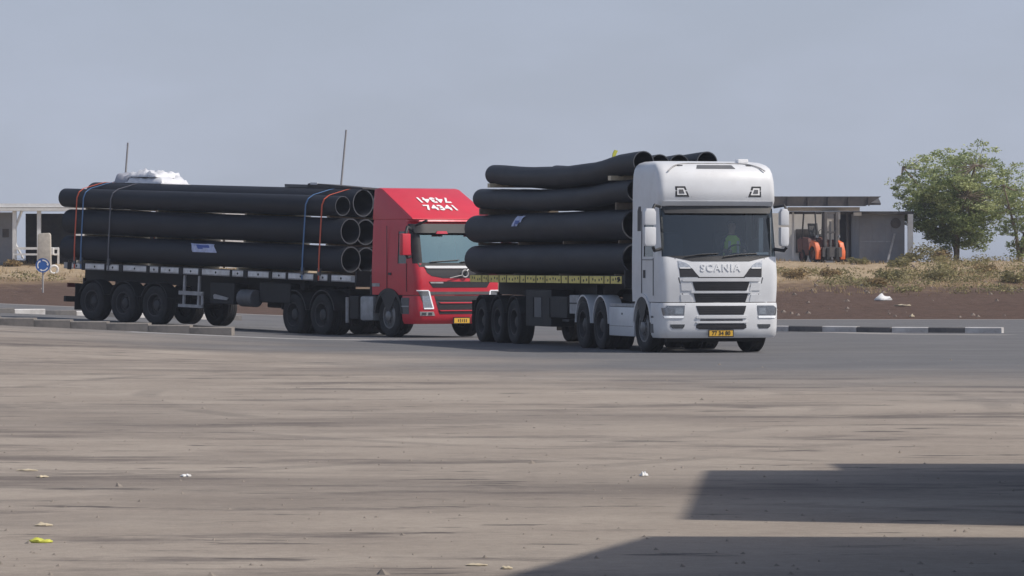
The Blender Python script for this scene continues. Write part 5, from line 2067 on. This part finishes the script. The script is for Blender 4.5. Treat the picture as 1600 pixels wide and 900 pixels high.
yard_litter('paper_scrap', 'small crumpled white scrap on the yard, left of centre', 290, 745, 17, 7, 'litter_white', 1.1)
yard_litter('paper_scrap', 'small white scrap on the yard just left of the shadow', 1006, 744, 14, 7, 'litter_white', 6.1)
yard_litter('straw_piece', 'thin pale straw piece above the yellow scrap, far left', 68, 822, 28, 5, 'litter_straw', 2.6)
yard_litter('wrapper', 'bright yellow-green wrapper on the yard, far left', 62, 848, 40, 9, 'litter_yellow', 3.3)
yard_litter('straw_piece', 'thin pale straw piece in the foreground beside the dark shadow', 745, 884, 34, 4, 'litter_straw', 8.1)
yard_litter('straw_piece', 'short curled straw piece at the tip of the shadow', 792, 889, 18, 6, 'litter_straw', 9.4)
yard_litter('straw_piece', 'pale flat straw piece farther back on the left', 42, 736, 34, 3, 'litter_straw', 4.4)
yard_litter('straw_piece', 'shorter pale straw piece farther back on the left', 66, 746, 20, 3, 'litter_straw', 5.9)

Y4 = 111.2
X4 = px(262, 107.6)
crumple('rubble_lump', 'pale rubble lump on the kerb below the red trailer wheels', X4, 106.75, .5, .25, .13, 'kerb_white', 7.2, 'rubble')


pm = MB()
for _ in range(800):
    Yg = 23 + 60 * rng.random() ** 1.6
    X = rng.uniform(-.125, .125) * Yg
    s_ = rng.uniform(.006, .017) * (1 if rng.random() < .95 else 2)
    vv = []
    for k in range(5):
        a = k * math.pi * .4 + rng.uniform(-.2, .2)
        vv.append((X + math.cos(a) * s_ * rng.uniform(.8, 1.5), Yg + math.sin(a) * s_ * rng.uniform(.8, 1.5), .0))
    vv.append((X + rng.uniform(-.4, .4) * s_, Yg, s_ * rng.uniform(.7, 1.2)))
    pm.add(vv, [(k, (k + 1) % 5, 5) for k in range(5)])
po = pm.build('yard_pebbles', 'pebble')
struct(po, 'stuff')
po['label'] = 'small pebbles scattered over the dusty yard'
tg = MB().prism([(-.04, 0), (.02, 0), (.04, .07), (.08, .15), (.01, .17), (-.03, .09)], 'y', -.02, .02).build('yellow_tag', 'litter_yellow')
tg.matrix_world = WM_ @ Matrix.Translation((-1.0, -.62, 4.0))
tag(tg, 'small yellow tag sticking up from the topmost pipes of the white lorry', 'tag')


# ------------------------------------------------------------------ made-up blocks added out of view to cast the yard shadows
def shadow_block(label, foot, h):
    t = thing('gatehouse', label, 'building', (0, 0, 0))
    MB().prism(foot, 'z', -.05, h - .22).build('wall', 'gate_wall', t)
    c = Vector((sum(p[0] for p in foot) / len(foot), sum(p[1] for p in foot) / len(foot)))
    MB().prism(foot, 'z', h - .219, h).build('roof_slab', 'concrete', t)
    a, b_ = Vector(foot[0]), Vector(foot[1])
    d = (b_ - a).normalized()
    nrm = Vector((d.y, -d.x))
    if (a - c).dot(nrm) < 0:
        nrm = -nrm

    def panel(name, t0, t1, z0, z1, m_):
        p, q = a + d * t0 + nrm * .004, a + d * t1 + nrm * .004
        p2, q2 = p + nrm * .02, q + nrm * .02
        MB().prism([tuple(p), tuple(q), tuple(q2), tuple(p2)], 'z', z0, z1).build(name, m_, t)
    ln = (b_ - a).length
    panel('door', ln * .15, ln * .15 + .95, 0.02, 2.1, 'grey_plastic')  # made-up door and window dressing the added block
    panel('window', ln * .6, ln * .6 + 1.1, 1.1, 2.0, 'lens_dark')
    return t


_k = 1 / math.tan(R(SUN_EL))
SH = (-math.sin(R(SUN_AZ)) * _k, -math.cos(R(SUN_AZ)) * _k)   # shadow shift per metre of height


def from_shadow(x, y, h):
    Y = on_yard(y)
    return (px(x, Y) - SH[0] * h, Y - SH[1] * h)


GH = 4.3
pA, pB = from_shadow(1064, 812, GH), from_shadow(1101, 735, GH)
shadow_block('pale concrete gatehouse out of frame on the right, nearer the lorries', [pA, pB, (pB[0] + 1.15, pB[1] + .0), (pB[0] + 1.15, pB[1] + 1.3), (pB[0] + 6, pB[1] + 1.3), (pA[0] + 6, pA[1])], GH)
pC, pD = from_shadow(1010, 838, GH), from_shadow(790, 900, GH)
shadow_block('pale concrete gatehouse out of frame on the right, nearer the camera', [pD, pC, (pC[0] + 6, pC[1] - .3), (pD[0] + 6, 17.0), (max(pD[0] - .55, 2.2), 17.0)], GH)
print('GATE', pA, pB, pC, pD, [p[0] / p[1] for p in (pA, pB, pC, pD)])


# ------------------------------------------------------------------ haze
HAZE = 0.00034
hm = bpy.data.materials.new('haze')
hm.use_nodes = True
hn = hm.node_tree
hn.nodes.clear()
ho = hn.nodes.new("ShaderNodeOutputMaterial")
pv = hn.nodes.new("ShaderNodeVolumePrincipled")
pv.inputs['Color'].default_value = (0.82, 0.88, 1.0, 1)
pv.inputs['Density'].default_value = HAZE
pv.inputs['Anisotropy'].default_value = 0.2
hn.links.new(pv.outputs['Volume'], ho.inputs['Volume'])
MATS['haze'] = hm
hz = MB().box(-6500, 6500, -3000, 6800, -1.2, 9.0).build('haze', 'haze')
struct(hz, 'stuff')
hz['label'] = 'thin pale haze over the whole place'
